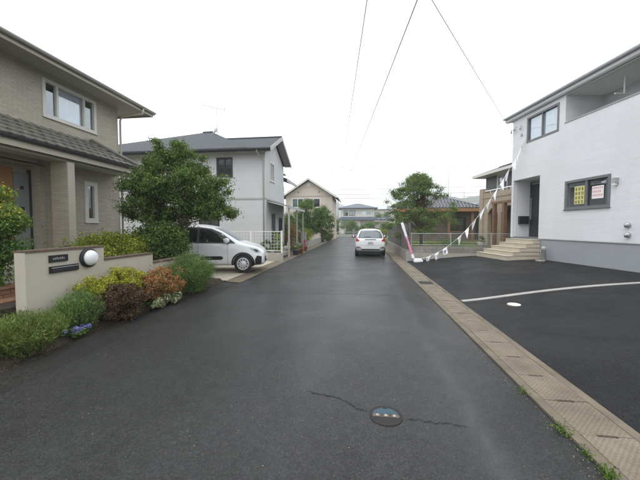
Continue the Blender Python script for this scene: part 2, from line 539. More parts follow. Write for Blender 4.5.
# foliage: one mesh of many small leaf faces
def leaf_mesh(name, centers, normals, dirs, length, width, mat, rng, fold=0.25):
    n = len(centers)
    L = length * rng.uniform(0.65, 1.25, (n, 1))
    W = width * rng.uniform(0.7, 1.25, (n, 1))
    side = np.cross(dirs, normals)
    side /= np.linalg.norm(side, axis=1, keepdims=True) + 1e-9
    nn = np.cross(side, dirs)
    a = centers - dirs * L * 0.5
    b = centers + side * W * 0.5 + nn * W * fold
    c = centers + dirs * L * 0.5 - nn * L * 0.12
    d = centers - side * W * 0.5 + nn * W * fold
    v = np.stack([a, b, c, d], 1).reshape(-1, 3)
    me = bpy.data.meshes.new(name)
    me.vertices.add(4 * n); me.loops.add(4 * n); me.polygons.add(n)
    me.vertices.foreach_set('co', v.astype(np.float32).ravel())
    me.loops.foreach_set('vertex_index', np.arange(4 * n, dtype=np.int32))
    me.polygons.foreach_set('loop_start', np.arange(0, 4 * n, 4, dtype=np.int32))
    me.polygons.foreach_set('loop_total', np.full(n, 4, dtype=np.int32))
    me.update(calc_edges=True)
    me.materials.append(MATS[mat])
    return me

def unit(v):
    return v / (np.linalg.norm(v, axis=1, keepdims=True) + 1e-9)

def clump_points(clumps, n, rng, shell=0.55):
    """clumps: [(x,y,z,rx,ry,rz)], leaves biased to each clump's surface"""
    cl = np.array(clumps, float)
    w = cl[:, 3] * cl[:, 4] + cl[:, 3] * cl[:, 5] + cl[:, 4] * cl[:, 5]
    idx = rng.choice(len(cl), n, p=w / w.sum())
    d = unit(rng.normal(size=(n, 3)))
    r = np.where(rng.random((n, 1)) < shell, rng.uniform(0.8, 1.06, (n, 1)), np.abs(rng.normal(size=(n, 1))) * 0.42 + rng.random((n, 1)) * 0.55)
    return cl[idx, :3] + d * r * cl[idx, 3:6], d

def foliage(parent, clumps, n, ln, wd, mat, seed, name='foliage', shell=0.55, up=0.4, droop=0.25, zmin=None, kind=None):
    rng = np.random.default_rng(seed)
    c, d = clump_points(clumps, n, rng, shell)
    if zmin is not None:
        c[:, 2] = np.maximum(c[:, 2], zmin + rng.random(n) * 0.03)
    nrm = unit(d + np.array([0, 0, up]) + rng.normal(size=(n, 3)) * 0.55)
    dr = unit(np.cross(nrm, rng.normal(size=(n, 3))) - np.array([0, 0, droop]))
    off = np.array(ROOT[parent.name])
    o = bpy.data.objects.new(name, leaf_mesh(name, c - off, nrm, dr, ln, wd, mat, rng))
    COL.objects.link(o)
    o.parent = parent
    ROOT[o.name] = tuple(off)
    if kind: o['kind'] = kind
    return o

def spikes(parent, cx, cy, z0, rx, ry, h, nst, per, ln, wd, mat, seed, name='foliage', lean=0.5):
    """upright needle-leaved shrub: many stems, each with short narrow leaves"""
    rng = np.random.default_rng(seed)
    t = rng.uniform(0, 2 * math.pi, nst); r = np.sqrt(rng.random(nst))
    base = np.stack([cx + 0.55 * rx * r * np.cos(t), cy + 0.55 * ry * r * np.sin(t), np.full(nst, z0)], 1)
    hh = h * (1.0 - 0.42 * r ** 2) * rng.uniform(0.72, 1.08, nst)
    tip = np.stack([cx + rx * r * np.cos(t) * rng.uniform(.75, 1.1, nst), cy + ry * r * np.sin(t) * rng.uniform(.75, 1.1, nst), z0 + hh], 1)
    tip[:, :2] += rng.normal(size=(nst, 2)) * 0.04
    i = np.repeat(np.arange(nst), per)
    q = rng.random(len(i)) ** 0.7
    curve = q ** 1.6
    c = base[i] + (tip[i] - base[i]) * np.stack([curve, curve, q], 1)
    sd = unit(tip - base)[i]
    dr = unit(sd + rng.normal(size=(len(i), 3)) * lean)
    c = c + rng.normal(size=c.shape) * 0.018
    nrm = unit(np.cross(dr, rng.normal(size=dr.shape)))
    off = np.array(ROOT[parent.name])
    o = bpy.data.objects.new(name, leaf_mesh(name, c - off, nrm, dr, ln, wd, mat, rng, 0.1))
    COL.objects.link(o)
    o.parent = parent
    ROOT[o.name] = tuple(off)
    return o

def blob(cx, cy, cz, rx, ry, rz, n, size, seed, flat=0.0):
    """clumps spread through and over an ellipsoid, uneven outline"""
    r = random.Random(seed); out = []
    for _ in range(n):
        while True:
            p = [r.uniform(-1, 1) for _ in range(3)]
            q = math.sqrt(sum(x * x for x in p))
            if 0.25 < q < 1: break
        f = (0.62 + 0.38 * r.random()) / max(q, 0.5) * q
        f = min(f, 1.0) / q if r.random() < 0.7 else 1.0
        f *= r.uniform(0.78, 1.0)
        s = size * r.uniform(0.6, 1.3)
        out.append((cx + p[0] * f * rx, cy + p[1] * f * ry, cz + p[2] * f * rz, s, s, s * 0.75))
    return out

def tree_frame(root, base, top_z, spread, seed, clumps, r0=0.07, n_limb=7, multi=1):
    """tapered trunk(s) and limbs reaching toward the clumps"""
    rr = random.Random(seed)
    mb = MB(); bx, by, bz = base
    forks = []
    for q in range(multi):
        dx, dy = (rr.uniform(-.12, .12), rr.uniform(-.12, .12)) if multi > 1 else (0, 0)
        pts = []; H = (top_z - bz) * rr.uniform(0.55, 0.75)
        wx, wy = rr.uniform(-.3, .3) * spread, rr.uniform(-.3, .3) * spread
        for i in range(6):
            t = i / 5
            pts.append((bx + dx + wx * t * t + rr.uniform(-.02, .02), by + dy + wy * t * t + rr.uniform(-.02, .02), bz + H * t))
        mb.tube(pts, [r0 * (1.25 - 0.85 * i / 5) / math.sqrt(multi) for i in range(6)], 8)
        forks.append(pts)
    part(root, 'trunk', mb, 'bark', True)
    lb = MB()
    for c in clumps:
        pts = rr.choice(forks)
        st = Vector(pts[rr.randint(2, 5)]); en = Vector(c[:3])
        md = st.lerp(en, 0.5) + Vector((0, 0, rr.uniform(-.05, .15))) * spread * 0.3
        lb.tube([st, st.lerp(md, .6), md.lerp(en, .3), en], [r0 * .34, r0 * .26, r0 * .18, r0 * .07], 5, False)
    part(root, 'branches', lb, 'bark', True)

# ================================================================== SETTING
R0 = random.Random(7)
mb = MB(); mb.quad((-2500, -600, -0.05), (2500, -600, -0.05), (2500, 4400, -0.05), (-2500, 4400, -0.05))
setting('ground', mb, 'earth')

def sheet(x0, x1, y0, y1, nx, ny, zf):
    mb = MB()
    vs = []
    for j in range(ny + 1):
        for i in range(nx + 1):
            x = x0 + (x1 - x0) * i / nx; y = y0 + (y1 - y0) * j / ny
            vs.append((x, y, zf(x, y)))
    fs = [(j * (nx + 1) + i, j * (nx + 1) + i + 1, (j + 1) * (nx + 1) + i + 1, (j + 1) * (nx + 1) + i) for j in range(ny) for i in range(nx)]
    return mb.add(vs, fs)

def crown(x, y):
    t = (x + 0.93) / 2.57
    return 0.025 * (1 - t * t) - 0.005
setting('road', sheet(-3.5, 1.645, -8, 46.0, 16, 60, crown), 'asphalt_street', smooth=True)
setting('cross_street', sheet(-60, 60, 46.0, 52.0, 4, 2, lambda x, y: -0.005), 'asphalt_street')

# parking lot rises gently from the drain to the new house
def lotz(x, y):
    t = max(0.0, (x - 2.2))
    return 0.012 + 0.42 * (1 - math.exp(-(t / 2.6) ** 1.35))
setting('parking_lot', sheet(2.2, 15.0, -8, 15.18, 40, 40, lotz), 'asphalt_lot', smooth=True)

# pale concrete strip across the lot
mb = MB()
A, B = (2.24, 7.12), (9.5, 8.55)
dn = Vector((B[1] - A[1], A[0] - B[0])).normalized() * 0.065
N = 18; up = []; lo = []
for i in range(N + 1):
    t = i / N; x = A[0] + (B[0] - A[0]) * t; y = A[1] + (B[1] - A[1]) * t
    z = lotz(x, y)
    up.append([(x - dn.x, y - dn.y, z + .012), (x + dn.x, y + dn.y, z + .012), (x + dn.x, y + dn.y, z - .05), (x - dn.x, y - dn.y, z - .05)])
for a, b in zip(up[:-1], up[1:]):
    for q in range(3):
        mb.quad(a[q], a[q + 1], b[q + 1], b[q]) if q != 1 else mb.quad(a[1], a[2], b[2], b[1])
    mb.quad(a[3], a[0], b[0], b[3])
mb.quad(*up[0]); mb.quad(*up[-1])
solo('concrete_divider', 'pale narrow concrete strip laid across the dark parking lot', 'divider', mb, 'concrete_pale', (5.9, 7.8, lotz(5.9, 7.8)))

mb = MB().lathe([(0.10, -0.06), (0.118, 0.0), (0.118, 0.010), (0.105, 0.016), (0.0, 0.018)], (3.07, 6.59, lotz(3.07, 6.59)), seg=32)
t = thing('inspection_cap', 'small round white inspection cap set in the dark lot', 'drain cap', (3.07, 6.59, lotz(3.07, 6.59)))
part(t, 'lid', mb, 'white_paint', True)
part(t, 'ring', MB().lathe([(0.119, -0.05), (0.128, -0.05), (0.128, 0.006), (0.119, 0.006)], (3.07, 6.59, lotz(3.07, 6.59)), seg=32), 'concrete')

# drain along the right edge of the street: trough, two edge kerbs, covers one by one
dr = setting('drain_channel', MB().box(1.70, 2.14, -4, 44, -0.3, -0.09), 'concrete_block')
y = -4.0
km = mesh_of(MB().box(-.042, .042, -.996, .996, -.15, 0.0), 'kerb', 'concrete_side')
while y < 44:
    for xx in (1.689, 2.158):
        link_part(dr, 'kerb', km, (xx, y + 1.0, 0.018 + R0.uniform(-.003, .003)))
    y += 2.0
def cover_mesh(nm):
    w, l, nt, nd = 0.188, 0.2465, 0.075, 0.011
    pl = [(-w, -l), (-nt, -l), (-nt, -l + nd), (nt, -l + nd), (nt, -l), (w, -l), (w, l), (nt, l), (nt, l - nd), (-nt, l - nd), (-nt, l), (-w, l)]
    mbx = MB().slab([(a, b, -0.08) for a, b in pl], (0, 0, 0.08))
    me = mesh_of(mbx, nm, 'concrete_cover')
    return me
cm = cover_mesh('cover')
gm = MB()
for i in range(16):
    gm.box(-.185 + i * .0245, -.175 + i * .0245, -.24, .24, -.04, 0)
for yy in (-.24, -.08, .08, .232):
    gm.box(-.188, .188, yy, yy + .008, -.045, -.004)
gmesh = mesh_of(gm, 'grate', 'steel_grate')
for i in range(94):
    y = -3.63 + 0.5 * i
    if abs(y - 9.37) < 0.3:
        link_part(dr, 'grate', gmesh, (1.9235, y, 0.018))
        continue
    link_part(dr, 'cover', cm, (1.9235, y, 0.018 + R0.uniform(-.004, .003)), (R0.uniform(-.004, .004), R0.uniform(-.006, .006), R0.uniform(-.003, .003)))

# street manhole lid with a painted picture, sunk in its iron ring
MH = (0.23, 2.67)
mz = crown(*MH)
t = thing('manhole_lid', 'small round iron lid with blue picture set in the street', 'manhole', (MH[0], MH[1], mz))
part(t, 'ring', MB().lathe([(0.128, -.03), (0.142, -.03), (0.142, 0.006), (0.128, 0.006)], (*MH, mz), seg=40), 'iron')
part(t, 'plate', MB().lathe([(0.126, -.03), (0.126, 0.003), (0.0, 0.0035)], (*MH, mz), seg=40), 'manhole_grey')
def disc_slice(v0, v1, r, z, n=14):
    up = []; lo = []
    pts = []
    for i in range(n + 1):
        v = v0 + (v1 - v0) * i / n
        pts.append((math.sqrt(max(0, r * r - v * v)), v))
    poly = [(MH[0] + u, MH[1] + v, z) for u, v in pts] + [(MH[0] - u, MH[1] + v, z) for u, v in reversed(pts)]
    return MB().slab(poly, (0, 0, 0.003))
part(t, 'picture_sky', disc_slice(0.022, 0.112, 0.113, mz + .0037), 'manhole_blue')
part(t, 'picture_band', disc_slice(-0.022, 0.018, 0.113, mz + .0037), 'manhole_sand')
for i in range(5):
    x = MH[0] - .085 + i * .036
    part(t, 'picture_relief', MB().slab([(x, MH[1] - .012, mz + .0068), (x + .028, MH[1] - .012, mz + .0068), (x + .022, MH[1] + .012 + .006 * (i % 2), mz + .0068), (x + .006, MH[1] + .014, mz + .0068)], (0, 0, .003)), 'manhole_grey' if i % 2 else 'concrete')
part(t, 'slot', MB().box(MH[0] - .018, MH[0] + .018, MH[1] + .096, MH[1] + .108, mz + .0068, mz + .0078), 'crack')
for i, (a, b, w) in enumerate(((-.06, -.052, .05), (.02, -.052, .045), (-.03, -.078, .06))):
    part(t, 'lettering_bar', MB().box(MH[0] + a, MH[0] + a + w, MH[1] + b, MH[1] + b + .014, mz + .0038, mz + .0062), 'iron')

# cracks and the old trench seam in the street
def ribbon(pts, w, seed, sub=7, jit=0.014, dz=0.004):
    r = random.Random(seed); P2 = []
    for a, b in zip(pts[:-1], pts[1:]):
        for i in range(sub):
            t = i / sub
            P2.append((a[0] + (b[0] - a[0]) * t + r.uniform(-jit, jit) * .5, a[1] + (b[1] - a[1]) * t + r.uniform(-jit, jit)))
    P2.append(pts[-1])
    mb = MB(); L = []
    for i, q in enumerate(P2):
        ww = w * r.uniform(0.3, 1.2) * min(1.0, (i + .5) / 4, (len(P2) - i - .4) / 4)
        z = crown(*q) + dz
        L.append(((q[0], q[1] + ww, z), (q[0], q[1] - ww, z)))
    for a, b in zip(L[:-1], L[1:]):
        mb.quad(a[1], b[1], b[0], a[0])
    return mb
setting('road_crack', ribbon([(-.56, 2.99), (-.36, 2.93), (-.19, 2.90), (-.10, 2.82), (-.02, 2.74), (.09, 2.71)], .0055, 1), 'crack')
setting('road_crack', ribbon([(.375, 2.65), (.50, 2.65), (.63, 2.63), (.76, 2.63), (.90, 2.60)], .0045, 2), 'crack')
setting('road_crack', ribbon([(-3.3, 7.36), (-2.0, 7.41), (-.5, 7.46), (.6, 7.52), (1.6, 7.60)], .006, 3, 10, .012), 'crack')
setting('road_crack', ribbon([(.35, 10.2), (.75, 9.4), (.95, 8.6), (1.2, 7.7)], .006, 4, 8, .02), 'crack')

# left verge: damp shoulder, planting bed, driveway and its apron, raised yard
sh = sheet(-4.12, -3.5, -6, 8.75, 8, 60, lambda x, y: -0.005 + (-3.5 - x) * 0.045 * min(1, (-3.5 - x) * 4) + 0.006 * math.sin(y * 3.1 + x * 9) * min(1, (-3.5 - x) * 3))
setting('road_shoulder', sh, 'asphalt_shoulder', smooth=True)
def bedz(x, y):
    t = min(1, max(0, (-4.04 - x + 0.07 * math.sin(y * 2.3) + 0.04 * math.sin(y * 7.1)) / 0.3))
    return -0.02 + 0.135 * t * t * (3 - 2 * t) + 0.012 * math.sin(x * 23 + y * 11) * t
setting('planting_bed', sheet(-5.0, -3.86, -6, 8.85, 24, 150, bedz), 'soil', smooth=True)
setting('driveway', sheet(-12.0, -3.98, 8.86, 14.28, 10, 8, lambda x, y: 0.035 + (-3.98 - x) * 0.012), 'concrete_drive')
setting('driveway_apron', sheet(-3.976, -3.504, 8.76, 22.0, 3, 24, lambda x, y: 0.004 + (-3.5 - x) * 0.045), 'concrete_side')
yard = MB().box(-24, -5.02, -8, 8.8, -.1, 0.48)
setting('yard_ground', yard, 'soil')
setting('house_plot', MB().box(-24, -5.1, 14.42, 30, -.1, 0.07), 'concrete_drive')
setting('house_plot', MB().box(-24, -4.4, 30.05, 45.9, -.1, 0.04), 'lawn_soil')
setting('street_edge', MB().box(-5.09, -3.53, 22.05, 45.9, -.1, 0.012), 'concrete_side')
gz = MB().box(2.36, 40, 15.42, 45.8, -.1, 0.42)
setting('garden_ground', gz, 'lawn_soil')
setting('street_edge', MB().box(2.205, 2.355, 15.45, 45.9, -.1, 0.01), 'concrete_side')

# grass in the garden behind the mesh fence
rng = np.random.default_rng(5)
n = 26000
gx = rng.uniform(2.5, 12.5, n); gy = 15.5 + rng.random(n) ** 1.4 * 9
c = np.stack([gx, gy, np.full(n, .43) + rng.random(n) * .05], 1)
dr_ = unit(np.stack([rng.normal(size=n) * .5, rng.normal(size=n) * .5, np.ones(n)], 1))
g = bpy.data.objects.new('grass', leaf_mesh('grass', c, unit(np.cross(dr_, rng.normal(size=(n, 3)))), dr_, .14, .02, 'grass', rng, .1))
COL.objects.link(g)
tag(g, 'patchy yellow green grass growing behind the mesh fence', 'grass', kind='stuff')

# fallen leaves and bits along the planting bed
n = 2200
ly = rng.uniform(1.0, 8.6, n); lx = -3.95 - np.abs(rng.normal(size=n)) * .2
lz = np.array([max(bedz(a, b), -0.004 + (-3.5 - a) * 0.045) for a, b in zip(lx, ly)]) + .012
c = np.stack([lx, ly, lz], 1)
nr = unit(np.stack([rng.normal(size=n) * .3, rng.normal(size=n) * .3, np.ones(n)], 1))
g = bpy.data.objects.new('leaf_litter', leaf_mesh('leaf_litter', c, nr, unit(np.cross(nr, rng.normal(size=(n, 3)))), .022, .014, 'litter', rng))
COL.objects.link(g)
tag(g, 'brown fallen leaves and crumbs along the edge of the planting bed', 'leaf litter', kind='stuff')
n = 700
px_ = np.concatenate([rng.uniform(-3.4, 1.6, n // 2), 1.62 - np.abs(rng.normal(size=n // 2)) * .05])
py_ = np.concatenate([rng.uniform(1.2, 9, n // 2), rng.uniform(1.2, 12, n // 2)])
c = np.stack([px_, py_, np.array([crown(a, b) for a, b in zip(px_, py_)]) + .004], 1)
nr = unit(np.stack([rng.normal(size=n) * .2, rng.normal(size=n) * .2, np.ones(n)], 1))
g = bpy.data.objects.new('grit', leaf_mesh('grit', c, nr, unit(np.cross(nr, rng.normal(size=(n, 3)))), .008, .007, 'concrete', rng))
COL.objects.link(g)
tag(g, 'loose pale grit scattered on the street', 'grit', kind='stuff')

# hills far off
def hill(name, x0, x1, y, h, seed, d=500):
    r = random.Random(seed); mb = MB(); N, M = 60, 8
    ph = [(r.uniform(.6, 1.4) * f, r.uniform(0, 6.3), a) for f, a in ((1, 1), (2, .5), (4.3, .22), (9, .1), (21, .05))]
    vs = []
    for j in range(M + 1):
        for i in range(N + 1):
            u = i / N
            e = max(0.0, math.sin(math.pi * u)) ** .6
            z = h * e * (0.62 + 0.25 * sum(a * math.sin(f * 6.28 * u + p) for f, p, a in ph))
            vs.append((x0 + (x1 - x0) * u, y + d * j / M, max(-1, z * math.sin(math.pi * .5 * j / M)) - 1))
    fs = [(j * (N + 1) + i, j * (N + 1) + i + 1, (j + 1) * (N + 1) + i + 1, (j + 1) * (N + 1) + i) for j in range(M) for i in range(N)]
    mb.add(vs, fs)
    setting(name, mb, 'hill_green', smooth=True)
hill('hills', -150, 760, 300, 118, 3, 220)
hill('hills', -420, 300, 700, 90, 8, 300)

# ================================================================== LEFT: BEIGE HOUSE
def window(root, fr, s0, s1, z0, z1, mat='white_frame', splits=(0.5,), fw=0.05, rec=0.07, proud=0.015, curtain=None, sill=True, glass='glass', back=0.6):
    """frame (part) with panes (sub-parts) set back in the reveal, a dark room box behind"""
    mb = MB()
    mb.box(s0 - .03, s1 + .03, -rec, proud, z1 - fw, z1 + .03, fr)
    mb.box(s0 - .03, s1 + .03, -rec, proud, z0 - .03, z0 + fw, fr)
    mb.box(s0 - .03, s0 + fw, -rec, proud, z0 + fw, z1 - fw, fr)
    mb.box(s1 - fw, s1 + .03, -rec, proud, z0 + fw, z1 - fw, fr)
    xs = [s0 + fw] + [s0 + (s1 - s0) * q for q in splits] + [s1 - fw]
    for q in xs[1:-1]:
        mb.box(q - fw * .5, q + fw * .5, -rec + .01, proud - .012, z0 + fw, z1 - fw, fr)
    w = part(root, 'window', mb, mat)
    for i, (a, b) in enumerate(zip(xs[:-1], xs[1:])):
        part(w, 'pane', MB().box(a, b, -rec * .75 - .006 - .014 * (i % 2), -rec * .75 - .014 * (i % 2), z0 + fw * .6, z1 - fw * .6, fr), glass)
    if curtain:
        i0, i1, cm_ = curtain
        a, b = xs[i0], xs[i1]
        cb = MB(); n = max(12, int((b - a) * 40)); L = []
        for i in range(n + 1):
            s = a + (b - a) * i / n
            o = -rec - .05 + .022 * math.sin(i * 1.7)
            L.append((fr(s, o, z0 + .01), fr(s, o, z1 - .01)))
        for q, r in zip(L[:-1], L[1:]):
            cb.quad(q[0], r[0], r[1], q[1])
        part(w, 'curtain', cb, cm_, True)
    if sill:
        part(w, 'sill', MB().box(s0 - .05, s1 + .05, -rec * .5, proud + .035, z0 - .055, z0 - .031, fr), mat)
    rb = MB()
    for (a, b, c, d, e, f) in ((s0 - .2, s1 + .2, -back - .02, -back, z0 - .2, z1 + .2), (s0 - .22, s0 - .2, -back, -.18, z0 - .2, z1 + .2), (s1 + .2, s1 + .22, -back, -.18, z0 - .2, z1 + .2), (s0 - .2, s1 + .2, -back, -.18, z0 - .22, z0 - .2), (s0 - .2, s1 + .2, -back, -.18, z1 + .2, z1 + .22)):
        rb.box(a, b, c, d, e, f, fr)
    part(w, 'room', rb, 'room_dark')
    return w

H1 = thing('tiled_house', 'beige tile-clad two-storey house behind the nameplate wall', 'house', (-12, 4, .48))
F1 = Fr(-8.5, 0, 0, 1, 1, 0)          # road face: s = y, out = +x
wins = [(7.5, 9.16, 4.68, 5.66), (8.70, 9.12, 1.83, 3.05)]
mb = MB().wall(F1, 7.62, 10.1, .48, 5.86, wins, .16)
mb.wall(F1, 0.0, 7.62, 3.3, 5.86, [wins[0]], .16)
mb.box(-8.66, -8.5, 7.5, 7.62, .48, 3.3) if False else None
mb.box(-16, -8.66, 9.94, 10.1, .48, 5.86)
mb.box(-16, -8.66, 0, .16, .48, 5.86)
mb.box(-16.16, -16, 0, 10.1, .48, 5.86)
mb.box(-9.16, -9.0, 0.16, 7.62, .48, 3.3)            # recessed entrance wall
mb.box(-8.999, -8.661, 7.46, 7.62, .48, 3.3)
part(H1, 'wall', mb, 'tile_siding')
part(H1, 'entrance_ceiling', MB().box(-9.0, -8.5, 0, 7.46, 3.301, 3.33), 'soffit')
part(H1, 'floor_slab', MB().box(-9.0, -7.3, 2.0, 7.62, .40, .80), 'concrete_drive')
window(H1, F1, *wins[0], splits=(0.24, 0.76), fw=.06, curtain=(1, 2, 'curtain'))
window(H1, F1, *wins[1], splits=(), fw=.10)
# entrance: wooden panel and grey leaf with three small panes
FD = Fr(-9.0, 0, 0, 1, 1, 0)
part(H1, 'wood_panel', MB().box(5.9, 7.02, 0.004, .05, .8, 3.2, FD), 'wood_orange')
dp = part(H1, 'door', MB().box(7.03, 7.40, 0.004, .06, .8, 3.1, FD), 'door_grey')
for z in (1.55, 2.1, 2.65):
    part(dp, 'door_pane', MB().box(7.18, 7.27, .061, .066, z, z + .09, FD), 'dark_frame')
part(dp, 'handle', MB().tube([FD(7.10, .06, 1.6), FD(7.10, .11, 1.6), FD(7.10, .11, 2.0), FD(7.10, .06, 2.0)], .012, 6), 'galv')
part(H1, 'door_jamb', MB().box(7.401, 7.455, 0.004, .08, .8, 3.2, FD), 'dark_frame')
# wing pillar carrying the porch beam
part(H1, 'porch_pillar', MB().box(-8.08, -7.6, 7.25, 7.47, .48, 3.36), 'tile_siding')
part(H1, 'pillar_corner', MB().box(-7.598, -7.585, 7.262, 7.458, .48, 3.355), 'trim_beige')
part(H1, 'porch_beam', MB().box(-8.04, -7.64, 2.0, 9.9, 3.361, 3.50), 'soffit')
# porch roof
EX, EZ, TZ, PY0, PY1, HY = -7.50, 3.68, 4.36, 1.0, 9.85, 8.9
sl = (TZ - EZ) / (EX + 8.498)
mb = MB()
mb.slab([(-8.498, PY0, TZ - .04), (EX, PY0, EZ - .04), (EX, PY1, EZ - .04), (-8.498, HY, TZ - .04)], (0, 0, .03))
mb.slab([(-8.498, HY, TZ - .04), (EX, PY1, EZ - .04), (-8.498, PY1, EZ - .04)], (0, 0, .03))
pr = part(H1, 'porch_roof', mb, 'roof_slate')
part(pr, 'fascia', MB().box(EX - .03, EX, PY0, PY1 + .03, EZ - .26, EZ - .05), 'trim_beige')
part(pr, 'fascia', MB().box(-8.49, EX - .031, PY1, PY1 + .03, EZ - .26, EZ - .05), 'trim_beige')
part(pr, 'soffit', MB().box(-8.49, EX - .031, PY0, PY1 - .001, EZ - .20, EZ - .17), 'soffit')
g_ = MB(); L = []
for i in range(9):
    t = math.pi * i / 8
    L.append((EX + .062 - .058 * math.cos(t), EZ - .055 - .062 * math.sin(t)))
for a, b in zip(L[:-1], L[1:]):
    g_.quad((a[0], PY0, a[1]), (a[0], PY1 + .05, a[1]), (b[0], PY1 + .05, b[1]), (b[0], PY0, b[1]))
g_.add([(a[0], PY1 + .05, a[1]) for a in L], [tuple(range(9))])
part(pr, 'gutter', g_, 'gutter_dark', True)
# roof tiles: flat interlocking tiles, one object each, overlapping rows
def tile_mesh(nm, w, l, mat):
    mbx = MB(); prof = [(-w / 2, .012), (-w * .38, .03), (-w * .28, .012), (w * .34, .010), (w * .42, .026), (w / 2, .012)]
    for y in (0,):
        vs = [(0, a, b) for a, b in prof] + [(l, a, b - .0) for a, b in prof]
        vs += [(0, a, b - .03) for a, b in prof] + [(l, a, b - .03) for a, b in prof]
    n = len(prof)
    fs = [(i, i + 1, n + i + 1, n + i) for i in range(n - 1)]
    fs += [(2 * n + i, 3 * n + i, 3 * n + i + 1, 2 * n + i + 1) for i in range(n - 1)]
    fs += [(i, 2 * n + i, 2 * n + i + 1, i + 1) for i in range(n - 1)]
    fs += [(n + i, n + i + 1, 3 * n + i + 1, 3 * n + i) for i in range(n - 1)]
    fs += [(0, n, 3 * n, 2 * n), (n - 1, 3 * n - 1, 4 * n - 1, 2 * n - 1)]
    return mesh_of(mbx.add(vs, fs), nm, mat)
tm = tile_mesh('roof_tile', .262, .30, 'roof_tile')
ang = math.atan(sl)
rows = 5
run = EX + 8.498
for r in range(rows):
    x = EX + .03 - run * r / rows
    z = EZ - .006 + sl * run * r / rows
    yend = PY1 + .02 - (PY1 - HY) * r / rows
    y = 5.2 + (.13 if r % 2 else 0)
    while y < yend - .1:
        # tile local +x runs up the slope: rotate about y, then face the wall
        o = link_part(pr, 'roof_tile', tm, (x, y, z + .004 * R0.random()), (0, 0, 0))
        o.rotation_euler = (Matrix.Rotation(math.pi, 4, 'Z') @ Matrix.Rotation(-(ang - .11) + R0.uniform(-.01, .01), 4, 'Y')).to_euler()
        y += .262
hr = MB().tube([(-8.46, HY, TZ + .03), (EX + .02, PY1 + .02, EZ + .03)], .06, 8)
part(pr, 'hip_ridge', hr, 'roof_tile', True)
# main roof: hipped, deep eaves, fascia, gutter, soffit
ex0, ex1, ey0, ey1, ez = -17.0, -7.72, -.9, 10.92, 5.93
mid = (ex0 + ex1) / 2; rz = ez + .38 * (ex1 - mid)
a0, a1 = (mid, ey0 + (ex1 - mid), rz), (mid, ey1 - (ex1 - mid), rz)
mb = MB()
c00, c10, c11, c01 = (ex0, ey0, ez), (ex1, ey0, ez), (ex1, ey1, ez), (ex0, ey1, ez)
for P_ in ([c10, c11, a1, a0], [c11, c01, a1], [c01, c00, a0, a1], [c00, c10, a0]):
    mb.slab(P_, (0, 0, .05))
rf = part(H1, 'roof', mb, 'roof_slate')
mb = MB()
mb.box(ex1 - .03, ex1 - .002, ey0, ey1 - .002, ez - .17, ez - .002)
mb.box(ex0, ex1 - .031, ey1 - .03, ey1 - .002, ez - .17, ez - .002)
part(rf, 'fascia', mb, 'trim_beige')
part(rf, 'soffit', MB().box(ex0 + .02, ex1 - .032, ey0 + .02, ey1 - .032, ez - .10, ez - .07), 'soffit')
def half_gutter(p0, p1, out, r=.06):
    g_ = MB(); L0 = []; L1 = []
    for i in range(9):
        t = math.pi * i / 8
        for L, p in ((L0, p0), (L1, p1)):
            k_ = r - r * math.cos(t)
            L.append((p[0] + out[0] * k_, p[1] + out[1] * k_, p[2] - r * math.sin(t)))
    for i in range(8):
        g_.quad(L0[i], L1[i], L1[i + 1], L0[i + 1])
    g_.add(L0, [tuple(range(9))]); g_.add(L1, [tuple(range(9))])
    return g_
part(rf, 'gutter', half_gutter((ex1, ey0, ez - .02), (ex1, ey1, ez - .02), (1, 0), .065), 'gutter_grey', True)
part(rf, 'gutter', half_gutter((ex0, ey1, ez - .02), (ex1 - .01, ey1, ez - .02), (0, 1), .065), 'gutter_grey', True)
part(H1, 'downpipe', MB().tube([(-7.66, 10.3, 5.84), (-7.68, 10.28, 5.66), (-8.38, 10.16, 5.56), (-8.44, 10.14, 5.4), (-8.44, 10.14, .5)], .034, 8), 'trim_beige', True)

# ------------------------------------------------------------------ nameplate wall
NW = thing('garden_wall', 'low beige stucco wall stepping down with black nameplates and round lamp', 'wall', (-4.9, 6, .08))
secs = ((3.88, 5.27, 1.27), (5.272, 6.66, 1.02), (6.662, 8.75, .80))
for y0, y1, z in secs:
    part(NW, 'wall_section', MB().box(-4.98, -4.80, y0, y1, .02, z), 'stucco_beige')
r = random.Random(3)
for y0, y1, z in secs:
    n = max(2, round((y1 - y0 + .04) / .2)); st = (y1 - y0) / n
    for i in range(n):
        o = .006 * r.random()
        part(NW, 'cap_tile', MB().box(-5.0 - o, -4.785 + o, y0 + i * st + .003, y0 + (i + 1) * st - .003, z + .001, z + .032 + o), 'cap_brown')
FN = Fr(-4.80, 0, 0, 1, 1, 0)
pl = part(NW, 'nameplate', MB().box(4.22, 4.53, .003, .022, 1.095, 1.205, FN), 'black_metal')
for i in range(7):
    s = 4.275 + i * .029
    part(pl, 'letter', MB().box(s, s + .017, .0225, .0245, 1.135, 1.160 + .006 * (i % 3), FN), 'plate_text')
pb = part(NW, 'mail_slot', MB().box(4.22, 4.715, .003, .03, .925, 1.03, FN), 'black_metal')
part(pb, 'mail_flap', MB().box(4.25, 4.69, .031, .037, .945, .995, FN), 'dark_frame')
part(pb, 'flap_hood', MB().box(4.235, 4.70, .031, .05, 1.0, 1.012, FN), 'galv')
lp = part(NW, 'lamp_ring', MB().lathe([(.165, .003), (.170, .02), (.165, .055), (.13, .06)], (-4.80, 4.915, 1.105), (1, 0, 0), 32), 'black_metal', True)
part(lp, 'lamp_globe', MB().lathe([(.135, .058), (.132, .085), (.115, .115), (.085, .138), (.045, .15), (.01, .153)], (-4.80, 4.915, 1.105), (1, 0, 0), 32), 'lamp_white', True)

